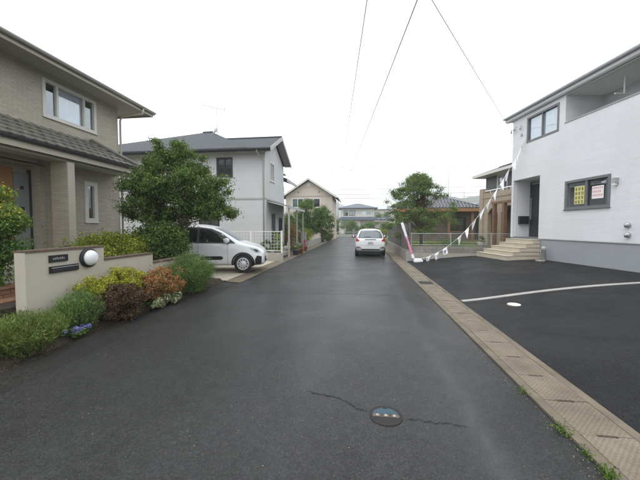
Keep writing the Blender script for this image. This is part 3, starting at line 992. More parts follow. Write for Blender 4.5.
# brick steps up to the entrance, left of the wall
ST = thing('brick_steps', 'reddish brown brick steps beside the beige nameplate wall', 'steps', (-5.9, 3.2, .05))
part(ST, 'core', MB().box(-7.2, -5.115, 1.6, 4.86, .02, .30).box(-7.2, -5.415, 1.6, 4.86, .30, .47).box(-7.2, -5.715, 1.6, 4.86, .47, .64), 'mortar')
bm_ = mesh_of(MB().box(-.05, .05, -.1, .1, -.037, .037), 'brick', 'brick_red')
for q, (xf, zt) in enumerate(((-5.11, .30), (-5.41, .47), (-5.71, .64))):
    rows_ = 3 if q == 0 else 2
    for j in range(rows_):
        for i in range(15):
            y = 1.72 + i * .212 + (.1 if j % 2 else 0)
            if y > 4.72: continue
            link_part(ST, 'brick', bm_, (xf - .035 + R0.uniform(-.004, .004), y, zt - .043 - j * .084), (0, R0.uniform(-.02, .02), R0.uniform(-.02, .02)))
    part(ST, 'tread', MB().box(xf - .3, xf + .03, 1.6, 4.84, zt + .001, zt + .03), 'brick_red')
part(ST, 'footing', MB().box(-5.30, -5.0, 1.6, 3.86, .02, .10), 'concrete')

# terracotta pot by the pillar
P0 = (-7.32, 6.9, .80)
t = thing('clay_pot', 'small brown clay pot on the porch beside the pillar', 'pot', P0)
part(t, 'pot', MB().lathe([(.08, 0), (.13, .24), (.15, .24), (.15, .29), (.12, .29), (.11, .2), (.0, .2)], P0, seg=20), 'terracotta', True)
foliage(t, blob(P0[0], P0[1], P0[2] + .33, .12, .12, .08, 5, .06, 1), 160, .06, .03, 'leaf_purple', 11)

# ------------------------------------------------------------------ left planting
def shrub(name, label, x, y, z, group=None):
    return thing(name, label, 'shrub', (x, y, z), group)
def stems(t, x, y, z, h, r, seed, n=9):
    rr = random.Random(seed); mb = MB()
    for _ in range(n):
        a = rr.uniform(0, 6.28); q = r * rr.random()
        mb.tube([(x + .2 * q * math.cos(a), y + .2 * q * math.sin(a), z - .03), (x + .6 * q * math.cos(a), y + .6 * q * math.sin(a), z + h * .5), (x + q * math.cos(a), y + q * math.sin(a), z + h * .85)], [.009, .007, .003], 5, False)
    part(t, 'stems', mb, 'bark', True)

t = shrub('lavender_bush', 'large grey green lavender bush at the near end of the nameplate wall', -4.38, 3.42, .06)
spikes(t, -4.34, 3.40, .04, .46, .64, .52, 1500, 13, .055, .009, 'leaf_lavender', 21, lean=.55); stems(t, -4.38, 3.5, .05, .4, .35, 1)
t = shrub('lavender_bush', 'upright green lavender bush below the round wall lamp', -4.42, 4.36, .08)
spikes(t, -4.38, 4.3, .05, .34, .40, .62, 900, 15, .055, .008, 'leaf_rosemary', 22, lean=.45); stems(t, -4.42, 4.36, .05, .45, .25, 2)
t = thing('violet_flowers', 'low patch of violet flowers between the two lavender bushes', 'flowers', (-4.17, 3.98, .05))
foliage(t, blob(-4.15, 4.0, .10, .12, .24, .05, 10, .05, 5), 500, .04, .02, 'leaf_mid', 23)
foliage(t, blob(-4.13, 4.0, .155, .13, .25, .05, 12, .035, 6), 420, .03, .026, 'petal_violet', 24, 'petals')
t = shrub('purple_shrub', 'rounded dark purple brown shrub in front of the yellow bush', -4.25, 4.98, .08)
foliage(t, blob(-4.22, 4.95, .34, .38, .62, .36, 84, .10, 7), 17000, .035, .02, 'leaf_purple', 25); spikes(t, -4.22, 4.95, .15, .42, .68, .62, 90, 12, .04, .016, 'leaf_purple', 125, 'shoots', .8); stems(t, -4.26, 4.98, .05, .5, .3, 3, 14)
t = shrub('golden_shrub', 'bright yellow green clipped shrub against the beige wall', -4.56, 5.2, .08)
foliage(t, blob(-4.50, 5.2, .52, .30, .85, .33, 84, .11, 8), 20000, .036, .023, 'leaf_yellow', 26); spikes(t, -4.50, 5.2, .3, .34, .9, .62, 90, 12, .04, .02, 'leaf_yellow', 126, 'shoots', .8); stems(t, -4.56, 5.18, .05, .5, .3, 4)
t = shrub('heavenly_bamboo', 'orange red tipped leafy shrub between purple shrub and rosemary', -4.32, 6.0, .08)
foliage(t, blob(-4.27, 6.12, .38, .44, .72, .38, 96, .10, 9), 16000, .045, .02, 'leaf_red', 27); spikes(t, -4.27, 6.12, .2, .5, .8, .68, 80, 14, .05, .018, 'leaf_red', 127, 'shoots', .8); stems(t, -4.35, 5.98, .05, .5, .3, 5)
t = thing('variegated_groundcover', 'low white and green variegated plant at the bed edge', 'plant', (-4.05, 5.72, .06))
foliage(t, blob(-3.98, 5.95, .13, .14, .62, .10, 26, .07, 10), 1700, .055, .034, 'leaf_variegated', 28)
foliage(t, blob(-4.2, 5.3, .12, .12, .6, .06, 16, .07, 11), 900, .045, .025, 'leaf_dark', 29, 'underleaf')
t = shrub('rosemary_bush', 'tall loose green rosemary bush at the end of the beige wall', -4.36, 7.3, .08)
spikes(t, -4.24, 7.3, .04, .62, .80, .97, 2000, 17, .06, .010, 'leaf_rosemary', 30, lean=.5); stems(t, -4.36, 7.3, .05, .7, .4, 6, 14)

t = thing('azalea_hedge', 'low yellow green clipped hedge between beige wall and house', 'hedge', (-6.2, 7.0, .48))
foliage(t, blob(-6.3, 7.3, 1.0, .9, 1.75, .52, 130, .2, 12), 22000, .05, .026, 'leaf_lime', 31); spikes(t, -6.3, 7.3, .8, .95, 1.8, .85, 160, 12, .055, .024, 'leaf_lime', 131, 'shoots', .8); stems(t, -6.3, 7, .48, .6, .6, 7, 16)
t = thing('camellia_bush', 'dark glossy bush hiding the tail of the white minivan', 'bush', (-6.0, 8.3, .48))
foliage(t, blob(-5.7, 8.25, 1.15, 1.1, .55, .68, 100, .22, 13), 13500, .075, .036, 'leaf_dark', 32); stems(t, -5.9, 8.3, .48, 1.0, .7, 8, 16)

t = thing('garden_tree', 'round dense green garden tree beside the beige house', 'tree', (-6.0, 8.62, .48))
cl = blob(-5.65, 8.9, 2.85, 1.7, 1.2, 1.2, 130, .30, 14) + blob(-4.55, 8.9, 2.15, .95, .6, .45, 32, .2, 15) + blob(-5.65, 8.8, 3.95, .75, .6, .38, 26, .2, 16) + blob(-6.6, 8.8, 2.3, .8, .6, .6, 26, .22, 17)
tree_frame(t, (-6.0, 8.62, .48), 3.6, 1.2, 4, cl[::4], .085, multi=3)
foliage(t, cl, 50000, .085, .032, 'leaf_dark', 33, 'crown', shell=.06, droop=.5)

t = thing('entrance_tree', 'bushy yellow tipped evergreen at the left edge over the steps', 'tree', (-6.2, 4.3, .6))
cl = blob(-6.25, 4.25, 1.55, .88, .62, .86, 100, .2, 18)
tree_frame(t, (-6.2, 4.5, .55), 2.0, .5, 5, cl[::5], .05, multi=2)
foliage(t, cl, 24000, .05, .028, 'leaf_mid', 34, 'crown')
foliage(t, [c_ for c_ in cl if c_[2] > 1.72], 5200, .045, .026, 'leaf_yellow', 35, 'young_leaves')

# weeds in the joint of the drain
for i, (x, y, n, h, lb) in enumerate(((1.638, 2.20, 42, .045, 'largest green weed tuft at the near end of the drain kerb'), (1.635, 2.42, 16, .03, 'tiny weed sprig just past the largest weed tuft'), (1.632, 2.68, 30, .035, 'middle-sized weed tuft beside the second drain cover slot'), (1.632, 3.25, 14, .03, 'faint small weed sprig farther along the drain kerb'))):
    t = thing('weed_tuft', lb, 'weed', (x, y, 0), 'weeds along the drain kerb')
    spikes(t, x, y, -.005, .035, .11, h, n, 6, .028, .009, 'weed', 60 + i, lean=.9)

# ================================================================== LEFT: PALE HOUSE WITH DARK GABLE ROOF
H2 = thing('pale_house', 'pale grey two-storey house with dark gable roof and roof aerial', 'house', (-9, 18, .07))
F2n = Fr(0, 15.8, 1, 0, 0, -1)
F2r = Fr(-4.93, 0, 0, 1, 1, 0)
wn_ = [(-7.56, -6.72, 4.35, 5.30), (-8.6, -7.5, 1.0, 2.6)]
wr_ = [(16.75, 17.55, 4.22, 5.25), (16.95, 17.85, .35, 2.42), (18.5, 19.3, 1.0, 2.2)]
mb = MB().wall(F2n, -15, -4.93, .07, 5.52, wn_, .15)
mb.wall(F2r, 15.952, 19.6, .07, 5.52, wr_, .15)
mb.box(-15, -4.93, 19.6, 19.75, .07, 5.52)
mb.box(-15.15, -15, 15.8, 19.75, .07, 5.52)
mb.slab([(-5.08, 15.8, 5.521), (-5.08, 19.6, 5.521), (-5.08, 17.7, 6.5)], (.15, 0, 0))
mb.box(-14, -5.7, 19.76, 23, .07, 4.7)
part(H2, 'wall', mb, 'siding_pale')
part(H2, 'belt_trim', MB().box(-15, -4.91, 15.775, 15.799, 3.10, 3.19).box(-4.929, -4.905, 15.8, 19.6, 3.10, 3.19), 'gutter_grey')
part(H2, 'foundation', MB().box(-15.02, -4.90, 15.77, 19.8, .0, .34), 'concrete')
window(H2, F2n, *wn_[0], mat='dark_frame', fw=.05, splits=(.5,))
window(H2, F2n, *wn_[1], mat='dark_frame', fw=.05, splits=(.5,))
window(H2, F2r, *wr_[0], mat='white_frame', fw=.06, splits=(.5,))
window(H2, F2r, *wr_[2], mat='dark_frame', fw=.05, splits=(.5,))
d = part(H2, 'door', MB().box(16.95, 17.85, -.10, -.04, .35, 2.42, F2r), 'door_dark')
part(d, 'handle', MB().tube([F2r(17.05, -.04, 1.2), F2r(17.05, .02, 1.2), F2r(17.05, .02, 1.55), F2r(17.05, -.04, 1.55)], .012, 6), 'galv')
part(H2, 'door_step', MB().box(16.7, 18.1, .03, .75, .05, .24, F2r), 'concrete')
mb = MB()
ZE, ZR = 5.60, 6.76
for ya in (15.3, 20.1):
    mb.slab([(-11.5, ya, ZE), (-4.5, ya, ZE), (-4.5, 17.7, ZR), (-11.5, 17.7, ZR)], (0, 0, .07))
rf = part(H2, 'roof', mb, 'roof_slate')
# hipped main block rising behind
hx0, hx1, hy0, hy1 = -17.0, -5.7, 15.22, 23.6
hz = 5.61; my = (hy0 + hy1) / 2 - .2; rise = .52 * (my - hy0)
r0, r1 = (-10.1, my, hz + rise), (-9.45, my, hz + rise)
mb = MB()
for P_ in ([(hx0, hy0, hz), (hx1, hy0, hz), r1, r0], [(hx1, hy0, hz), (hx1, hy1, hz), r1], [(hx1, hy1, hz), (hx0, hy1, hz), r0, r1], [(hx0, hy1, hz), (hx0, hy0, hz), r0]):
    mb.slab(P_, (0, 0, .06))
part(rf, 'hip_roof', mb, 'roof_slate')
part(rf, 'ridge_cap', MB().tube([(r0[0], r0[1], r0[2] + .07), (r1[0], r1[1], r1[2] + .07)], .07, 8).tube([(-9.2, 17.7, ZR + .08), (-4.5, 17.7, ZR + .08)], .06, 8), 'roof_slate', True)
bb = MB()
for ya in (15.3, 20.1):
    bb.slab([(-4.499, ya, ZE - .13), (-4.499, ya, ZE + .085), (-4.499, 17.7, ZR + .085), (-4.499, 17.7, ZR - .13)], (.03, 0, 0))
part(rf, 'barge_board', bb, 'gutter_grey')
sb = MB()
for ya in (15.33, 20.07):
    sb.slab([(-4.93, ya, ZE - .05), (-4.5, ya, ZE - .05), (-4.5, 17.7, ZR - .06), (-4.93, 17.7, ZR - .06)], (0, 0, .03))
sb.box(-16, -4.931, 15.36, 15.79, ZE - .09, ZE - .06)
part(rf, 'soffit', sb, 'soffit')
part(rf, 'fascia', MB().box(-16.5, -4.5, 15.27, 15.295, ZE - .14, ZE + .06), 'gutter_dark')
part(rf, 'gutter', half_gutter((-16.5, 15.27, ZE - .01), (-4.46, 15.27, ZE - .01), (0, -1), .055), 'gutter_dark', True)
part(H2, 'downpipe', MB().tube([(-5.2, 15.22, ZE - .06), (-5.15, 15.5, ZE - .3), (-5.0, 15.74, ZE - .45), (-5.0, 15.74, .1)], .035, 8), 'gutter_grey', True)
part(H2, 'corner_trim', MB().box(-4.98, -4.912, 15.783, 15.85, .35, 3.09).box(-4.98, -4.912, 15.783, 15.85, 3.2, 5.5), 'white_frame')
mb = MB()
mb.slab([(-4.75, 19.9, 4.72), (-4.75, 23.2, 4.72), (-6.6, 23.2, 5.4), (-6.6, 19.9, 5.4)], (0, 0, .08))
part(H2, 'wing_roof', mb, 'roof_slate')
part(H2, 'wing_fascia', MB().box(-4.749, -4.72, 19.9, 23.2, 4.60, 4.80), 'gutter_grey')
# lean-to over the side door
lt = part(H2, 'lean_to_roof', MB().slab([(-4.90, 16.1, 3.04), (-3.72, 16.1, 2.74), (-3.72, 20.6, 2.74), (-4.90, 20.6, 3.04)], (0, 0, .03)), 'roof_slate')
part(lt, 'fascia', MB().box(-3.719, -3.69, 16.08, 20.62, 2.64, 2.77), 'polycarb')
rb = MB()
for i in range(10):
    y = 16.1 + i * .494
    rb.slab([(-4.88, y, 2.99), (-3.73, y, 2.69), (-3.73, y + .04, 2.69), (-4.88, y + .04, 2.99)], (0, 0, .045))
part(lt, 'rafter', rb, 'white_frame')
for y in (16.3, 18.4, 20.4):
    part(lt, 'post', MB().box(-3.82, -3.74, y - .04, y + .04, .02, 2.68), 'gutter_grey')
# roof aerial
AX, AY, AZ = -8.82, 18.5, 7.2
ar = part(H2, 'aerial_mast', MB().tube([(AX, AY, AZ - .1), (AX, AY, 9.0)], .022, 8).tube([(AX, AY, 8.0), (AX - .35, AY - .2, 7.15)], .006, 4).tube([(AX, AY, 8.0), (AX + .35, AY + .2, 7.15)], .006, 4), 'galv')
part(ar, 'aerial_boom', MB().tube([(AX - 1.0, AY - .1, 9.22), (AX + .5, AY + .05, 8.86)], .016, 6), 'galv')
eb = MB()
for i in range(8):
    t_ = i / 7
    eb.tube([(AX - .95 + 1.25 * t_, AY - .1 + .15 * t_ - .28, 9.21 - .30 * t_), (AX - .95 + 1.25 * t_, AY - .1 + .15 * t_ + .28, 9.21 - .30 * t_)], .008, 5)
eb.tube([(AX + .42, AY + .05, 8.60), (AX + .52, AY + .05, 9.12)], .014, 5).tube([(AX + .58, AY + .05, 8.60), (AX + .44, AY + .05, 9.12)], .014, 5)
part(ar, 'aerial_elements', eb, 'galv')
part(ar, 'dish', MB().lathe([(.0, .05), (.12, .03), (.2, .0), (.2, -.01), (0, .03)], (AX - .06, AY - .08, 7.62), (-.5, -.8, .35), 18), 'gutter_grey', True)

# white mesh fence on its low wall, square to the street
FW = thing('low_fence', 'white wire fence on low concrete wall beside the driveway', 'fence', (-6.2, 14.35, .03))
part(FW, 'base_wall', MB().box(-9.6, -3.62, 14.29, 14.41, .0, .43), 'concrete')
for x in (-3.68, -5.2, -6.72, -8.24, -9.5):
    part(FW, 'post', MB().box(x - .03, x + .03, 14.32, 14.38, .431, 1.48), 'white_paint')
for z in (.50, 1.42):
    part(FW, 'rail', MB().box(-9.5, -3.7, 14.337, 14.363, z, z + .03), 'white_paint')
wb = MB()
for i in range(39):
    x = -9.45 + i * .15
    wb.box(x - .004, x + .004, 14.343, 14.351, .53, 1.42)
for z in (.68, .83, .98, 1.13, 1.28):
    wb.box(-9.5, -3.7, 14.352, 14.358, z - .004, z + .004)
part(FW, 'wire_mesh', wb, 'white_paint', kind='stuff')

# pots and plants in front of the lean-to
def pot(name, label, x, y, z, r, h, mat, plant, seed, ph=.4, n=500, ll=.06):
    t = thing(name, label, 'plant pot', (x, y, z), 'pots along the pale house')
    part(t, 'pot', MB().lathe([(r * .7, 0), (r * .95, h * .8), (r * 1.08, h * .8), (r * 1.08, h), (r * .9, h), (r * .86, h * .8), (0, h * .78)], (x, y, z), seg=20), mat, True)
    if plant:
        foliage(t, blob(x, y, z + h + ph * .45, r * 1.3, r * 1.3, ph * .55, 18, .09, seed), n, ll, ll * .45, plant, seed)
    return t
pot('flower_pot', 'orange plastic pot on the ground by the lean-to post', -3.62, 18.75, .012, .19, .36, 'terracotta', 'leaf_mid', 71, .25, 300)
pot('flower_pot', 'blue grey tub beside the orange pot', -3.72, 17.75, .012, .2, .33, 'roof_blue', 'leaf_dark', 72, .35, 500)
pot('flower_pot', 'brown pot with leafy plant right behind the fence end', -3.95, 15.1, .05, .17, .3, 'terracotta', 'leaf_mid', 73, .8, 900)
pot('flower_pot', 'dark pot with tall green plant by the side door', -4.35, 16.0, .06, .2, .35, 'dark_frame', 'leaf_lime', 74, 1.1, 1300, .08)
pot('flower_pot', 'dark tub with bushy plant behind the white fence', -4.65, 15.1, .07, .22, .35, 'dark_frame', 'leaf_dark', 75, .7, 1500)
pot('flower_pot', 'clay pot with pink flowers beyond the lean-to', -3.75, 20.9, .012, .2, .35, 'terracotta', 'petal_pink', 76, .4, 400)

# gate pillar and street-side shrubs on to the pink house
GP = thing('gate_pillar', 'pale concrete gate pillar beyond the lean-to pots', 'pillar', (-4.0, 22.0, 0))
part(GP, 'shaft', MB().box(-4.2, -3.85, 21.8, 22.15, .0, 1.2), 'concrete_pale')
part(GP, 'cap', MB().box(-4.23, -3.82, 21.77, 22.18, 1.201, 1.27), 'concrete')
LWL = thing('low_garden_wall', 'low pale wall running from gate pillar under the shrubs', 'wall', (-4.15, 27, 0))
part(LWL, 'wall', MB().box(-4.3, -4.12, 22.2, 36.0, .0, .55), 'concrete_pale')
def bush(name, label, x, y, z, rx, ry, rz, n, mat, seed, ln=.09, trunk=True, cat='bush', ncl=50, size=.28, shell=.55):
    t = thing(name, label, cat, (x, y, z))
    cl = blob(x, y, z + rz * 1.05, rx, ry, rz, ncl, size, seed)
    foliage(t, cl, n, ln, ln * .5, mat, seed, 'crown' if cat == 'tree' else 'foliage', shell=shell)
    if trunk:
        tree_frame(t, (x, y, z), z + rz * 1.6, rx, seed, cl[::6], .06, multi=2)
    return t
bush('garden_bush', 'yellow green rounded bush at the street edge past the gate pillar', -4.35, 24.2, .3, .6, .8, .62, 5000, 'leaf_lime', 81, .07)
bush('garden_bush', 'dark bush hanging over the low pale wall', -4.7, 22.9, .3, .6, .6, .95, 4500, 'leaf_mid', 82, .08)
bush('garden_bush', 'rust tinted bush just behind the gate pillar', -4.75, 21.4, .1, .5, .5, .9, 2500, 'leaf_red', 83, .07)
bush('garden_bush', 'low dark hedge clump at the corner of the pink house', -3.75, 35.6, .0, .75, 1.3, .55, 4000, 'leaf_dark', 84, .09)
def tall(name, label, x, y, z, h, rx, ry, rz, n, mat, seed, ln, r0=.1, ncl=80, size=.4, cat='tree'):
    t = thing(name, label, cat, (x, y, z))
    cl = blob(x, y, h - rz, rx, ry, rz, ncl, size, seed)
    tree_frame(t, (x, y, z), h, rx, seed, cl[::5], r0, multi=2)
    foliage(t, cl, n, ln, ln * .48, mat, seed, 'crown', shell=.15)
    return t
tall('street_tree', 'broad dark green tree in front of the pink gabled house', -4.9, 29.0, .05, 4.5, 1.85, 1.5, 1.9, 17000, 'leaf_mid', 85, .13)
tall('street_tree', 'smaller round tree beside the pink house corner', -4.0, 33.2, .05, 3.9, 1.35, 1.2, 1.75, 10000, 'leaf_mid', 86, .13)
tall('street_tree', 'low leafy tree left of the dark green street tree', -6.3, 26.0, .05, 3.0, 1.0, 1.0, 1.3, 7000, 'leaf_dark', 87, .11)

# ================================================================== PINK GABLED HOUSE
H3 = thing('pink_house', 'pale pink house with white-edged gable beyond the pale house', 'house', (-6.3, 41, .04))
F3 = Fr(0, 38, 1, 0, 0, -1)
w3 = [(-8.42, -6.95, 4.05, 5.20), (-6.62, -4.85, 4.05, 5.20)]
mb = MB().wall(F3, -9.2, -3.4, .04, 5.5, w3, .15)
mb.box(-9.2, -9.05, 38.15, 45, .04, 5.5).box(-3.55, -3.4, 38.15, 45, .04, 5.5).box(-9.05, -3.55, 44.85, 45, .04, 5.5)
mb.slab([(-9.2, 38.0, 5.501), (-3.4, 38.0, 5.501), (-6.3, 38.0, 7.35)], (0, .15, 0))
part(H3, 'wall', mb, 'siding_pink')
for q in w3:
    window(H3, F3, *q, mat='white_frame', splits=(.5,), fw=.09, curtain=(0, 1, 'curtain_green'))
part(H3, 'belt_trim', MB().box(-9.2, -3.38, 37.96, 37.998, 5.42, 5.52), 'soffit')
for x in (-7.6, -5.0):
    part(H3, 'gable_vent', MB().lathe([(.09, 0), (.09, .05), (.05, .07), (0, .07)], (x, 37.999, 5.95), (0, -1, 0), 14), 'grey_frame')
part(H3, 'gable_vent', MB().lathe([(.24, 0), (.24, .05), (.2, .06), (.0, .06)], (-6.3, 37.999, 6.85), (0, -1, 0), 20), 'white_frame')
mb = MB()
for xe in (-9.75, -2.85):
    mb.slab([(xe, 37.5, 5.28), (xe, 45.5, 5.28), (-6.3, 45.5, 7.55), (-6.3, 37.5, 7.55)], (0, 0, .1))
rf = part(H3, 'roof', mb, 'roof_slate')
mb = MB()
for xe in (-9.78, -2.82):
    mb.slab([(xe, 37.46, 5.14), (xe, 37.46, 5.40), (-6.3, 37.46, 7.67), (-6.3, 37.46, 7.41)], (0, .038, 0))
part(rf, 'barge_board', mb, 'white_frame')
part(rf, 'gutter', half_gutter((-2.85, 37.5, 5.28), (-2.85, 45.5, 5.28), (1, 0), .07), 'gutter_grey', True)

# ================================================================== FAR END OF THE STREET
def hip(x0, x1, y0, y1, z, slope, t=.1):
    mb = MB(); w = min(x1 - x0, y1 - y0) / 2; r = z + slope * w
    if (x1 - x0) >= (y1 - y0):
        a, b = (x0 + w, (y0 + y1) / 2, r), (x1 - w, (y0 + y1) / 2, r)
        fs = [[(x0, y0, z), (x1, y0, z), b, a], [(x1, y1, z), (x0, y1, z), a, b], [(x1, y0, z), (x1, y1, z), b], [(x0, y1, z), (x0, y0, z), a]]
    else:
        a, b = ((x0 + x1) / 2, y0 + w, r), ((x0 + x1) / 2, y1 - w, r)
        fs = [[(x0, y0, z), (x1, y0, z), a], [(x1, y0, z), (x1, y1, z), b, a], [(x1, y1, z), (x0, y1, z), b], [(x0, y1, z), (x0, y0, z), a, b]]
    for f in fs:
        if len(set(f)) > 2: mb.slab(f, (0, 0, t))
    return mb
H4 = thing('far_house', 'distant two-storey house with blue grey hipped roof at street end', 'house', (-.5, 79, 0))
F4 = Fr(0, 75, 1, 0, 0, -1)
w4 = [(-3.9, -2.9, 4.35, 5.6), (-2.5, -1.2, 4.35, 5.6), (.3, 2.6, 4.5, 5.5), (-3.4, -1.6, .9, 2.4), (2.6, 4.6, .9, 2.2)]
mb = MB().wall(F4, -4.6, 3.4, .0, 6.1, w4[:4], .2)
mb.box(-4.6, -4.4, 75.2, 82, 0, 6.1).box(3.2, 3.4, 75.2, 82, 0, 6.1).box(-4.4, 3.2, 81.8, 82, 0, 6.1)
mb.box(3.41, 7.0, 75.4, 81, 0, 3.0)
part(H4, 'wall', mb, 'siding_cream')
for i, q in enumerate(w4[:4]):
    window(H4, F4, *q, mat='dark_frame' if i < 2 else 'white_frame', splits=(.5,), fw=.08, sill=False, curtain=(0, 1, 'curtain') if i in (0, 2) else None)
part(H4, 'roof', hip(-5.4, 4.2, 74.2, 82.8, 6.1, .30), 'roof_bluegrey')
sk = MB()
sk.slab([(-5.6, 73.4, 3.3), (7.6, 73.4, 3.3), (7.2, 75.0, 3.95), (-4.6, 75.0, 3.95)], (0, 0, .12))
sk.slab([(3.42, 75.0, 3.951), (7.6, 75.0, 3.951), (7.6, 81.5, 3.3), (3.42, 81.5, 3.3)], (0, 0, .12))
part(H4, 'lower_roof', sk, 'roof_bluegrey')
part(H4, 'bay', MB().box(-1.3, .1, 74.2, 74.99, 0, 3.25), 'siding_cream')
H5 = thing('far_house', 'farthest pale house with grey roof right of the blue roofed one', 'house', (7.5, 104, 0))
F5 = Fr(0, 100, 1, 0, 0, -1)
w5 = [(4.6, 6.0, 4.9, 6.3), (7.5, 9.5, 4.9, 6.3)]
mb = MB().wall(F5, 3.4, 12.0, 0, 7.2, w5, .2)
mb.box(3.4, 3.6, 100.2, 108, 0, 7.2).box(11.8, 12, 100.2, 108, 0, 7.2).box(3.6, 11.8, 107.8, 108, 0, 7.2)
part(H5, 'wall', mb, 'siding_cream')
for q in w5:
    window(H5, F5, *q, mat='dark_frame', splits=(.5,), fw=.08, sill=False)
part(H5, 'roof', hip(2.6, 12.8, 99.2, 108.8, 7.2, .35), 'polycarb')

# retaining wall and rail across the end of the street
RW = thing('retaining_wall', 'low pale wall across the far end of the street', 'wall', (-2, 52.6, 0))
part(RW, 'wall', MB().box(-16, 1.8, 52.4, 52.7, -.02, .42), 'concrete_pale')
part(RW, 'rail', MB().tube([(-16, 52.5, .8), (1.8, 52.5, .8)], .03, 6), 'galv')
for i in range(8):
    part(RW, 'post', MB().tube([(-15.5 + i * 2.4, 52.5, .42), (-15.5 + i * 2.4, 52.5, .82)], .03, 6), 'galv')
for i, (x, y, rx, ry, rz, mt, lb) in enumerate((
        (-5.2, 57, 2.1, 1.6, 1.75, 'leaf_dark', 'dark round shrub left of the far blue roofed house'),
        (-1.9, 59, 2.0, 1.6, 1.5, 'leaf_right', 'middle shrub below the far house bay'),
        (1.6, 58, 1.9, 1.6, 1.3, 'leaf_mid', 'mid green shrub right above the white hatchback roof'),
        (5.2, 57, 2.1, 1.6, 1.2, 'leaf_dark', 'low dark shrub behind the slatted fence end'))):
    bush('garden_shrub', lb, x, y, 0, rx, ry, rz, 3500, mt, 90 + i, .2, True, 'bush', 40, .5)
HG = thing('clipped_hedge', 'long clipped light green hedge across the street end', 'hedge', (5.0, 54, 0))
cl = [(1.6 + .38 * i, 54.2 + .2 * math.sin(i * 2.1), .65 + .5 * ((i * 7) % 3) / 3, .42, .4, .42) for i in range(26)]
foliage(HG, cl, 7000, .14, .07, 'leaf_lime', 96); stems(HG, 5.0, 54.2, 0, 1.0, 2.0, 97, 16)
for i, (x, y, h, rx, mt, lb) in enumerate(((-24, 62, 6.5, 3.0, 'leaf_dark', 'tall dark tree far behind the pink house'), (12.5, 63, 4.6, 2.6, 'leaf_mid', 'distant tree seen through the garden tree on the right'), (18, 70, 6.0, 3.2, 'leaf_dark', 'distant tree behind the orange trimmed house'))):
    tall('distant_tree', lb, x, y, 0, h, rx, rx, h * .36, 6000, mt, 100 + i, .28, .16, 50, .8)

# utility pole
UP = thing('utility_pole', 'concrete utility pole left of the far blue roofed house', 'pole', (-4.1, 58, 0))
part(UP, 'shaft', MB().tube([(-4.1, 58, 0), (-4.1, 58, 7.2)], [.16, .11], 12), 'pole_concrete', True)
part(UP, 'crossarm', MB().box(-4.75, -3.45, 57.84, 57.9, 6.75, 6.83), 'galv')
for x in (-4.65, -4.3, -3.9, -3.55):
    part(UP, 'insulator', MB().lathe([(.03, 0), (.05, .04), (.03, .07), (.05, .11), (.02, .15)], (x, 57.87, 6.83), seg=10), 'white_paint', True)

# ================================================================== RIGHT: BOARD FENCE, BLOCK WALL, MESH FENCE
BF = thing('board_fence', 'weathered grey board fence on block footing beside the street', 'fence', (2.3, 20.5, 0))
part(BF, 'footing', MB().box(2.24, 2.38, 15.42, 26.0, -.05, .50), 'concrete_block')
bms = [mesh_of(MB().box(-.011, .011, -.055, .055, .56, 1.80 + dz), 'board', 'wood_grey') for dz in (-.02, 0, .015)]
y = 15.55
while y < 25.95:
    link_part(BF, 'board', R0.choice(bms), (2.285 + R0.uniform(-.004, .004), y, R0.uniform(-.01, .01)), (R0.uniform(-.012, .012), 0, R0.uniform(-.05, .05)))
    y += .124
for z in (.75, 1.55):
    part(BF, 'rail', MB().box(2.30, 2.345, 15.5, 26, z, z + .08), 'wood_grey')
for i in range(7):
    part(BF, 'post', MB().box(2.347, 2.43, 15.5 + i * 1.73, 15.58 + i * 1.73, .42, 1.86), 'wood_grey')

BW = thing('block_wall', 'low brownish block wall with wire fence behind the parking lot', 'wall', (5.5, 15.3, 0))
part(BW, 'base', MB().box(2.21, 13.0, 15.20, 15.40, -.05, .42), 'concrete')
part(BW, 'end_pier', MB().box(2.205, 2.50, 15.17, 15.198, -.05, .50), 'concrete_pale')
blk = [mesh_of(MB().box(-.1935, .1935, -.09, .09, -.077, .077), 'block', 'concrete_block')]
for j in range(2):
    for i in range(27):
        x = 2.42 + i * .395 + (.197 if j else 0)
        link_part(BW, 'block', blk[0], (x, 15.30 + R0.uniform(-.004, .004), .50 + j * .160), (0, 0, R0.uniform(-.008, .008)))
for i in range(6):
    part(BW, 'fence_post', MB().tube([(2.45 + i * 1.8, 15.3, .73), (2.45 + i * 1.8, 15.3, 1.38)], .024, 8), 'galv')
for z in (.80, 1.34):
    part(BW, 'fence_rail', MB().tube([(2.4, 15.3, z), (12, 15.3, z)], .014, 6), 'galv')
wb = MB()
for i in range(120):
    x = 2.45 + i * .08
    wb.box(x - .0022, x + .0022, 15.300, 15.3044, .80, 1.34)
for z in (.92, 1.04, 1.16, 1.27):
    wb.box(2.45, 12, 15.305, 15.309, z - .002, z + .002)
part(BW, 'wire_mesh', wb, 'galv', kind='stuff')

# airy garden tree behind the board fence
t = thing('maple_tree', 'airy spreading green tree behind the grey board fence', 'tree', (3.45, 18.2, .42))
cl = []
rr = random.Random(41)
for i in range(190):
    a = rr.uniform(0, 6.283); h = rr.random() ** .8
    R_ = (2.1 * (1 - h ** 2.4) + .35) * rr.uniform(.25, 1.0)
    s = rr.uniform(.18, .36)
    cl.append((3.2 + R_ * math.cos(a), 18.2 + R_ * .8 * math.sin(a), 1.15 + 3.4 * h + rr.uniform(-.15, .15), s * 1.15, s * 1.15, s * .72))
tree_frame(t, (3.45, 18.2, .42), 4.4, 1.0, 42, cl[::2], .075, multi=3)
foliage(t, cl, 33000, .085, .036, 'leaf_right', 43, 'crown', shell=.05, up=.8, droop=.3)
bush('garden_bush', 'rounded low bush under the airy tree behind the wire fence', 4.6, 16.6, .42, .5, .4, .3, 2200, 'leaf_mid', 44, .06)

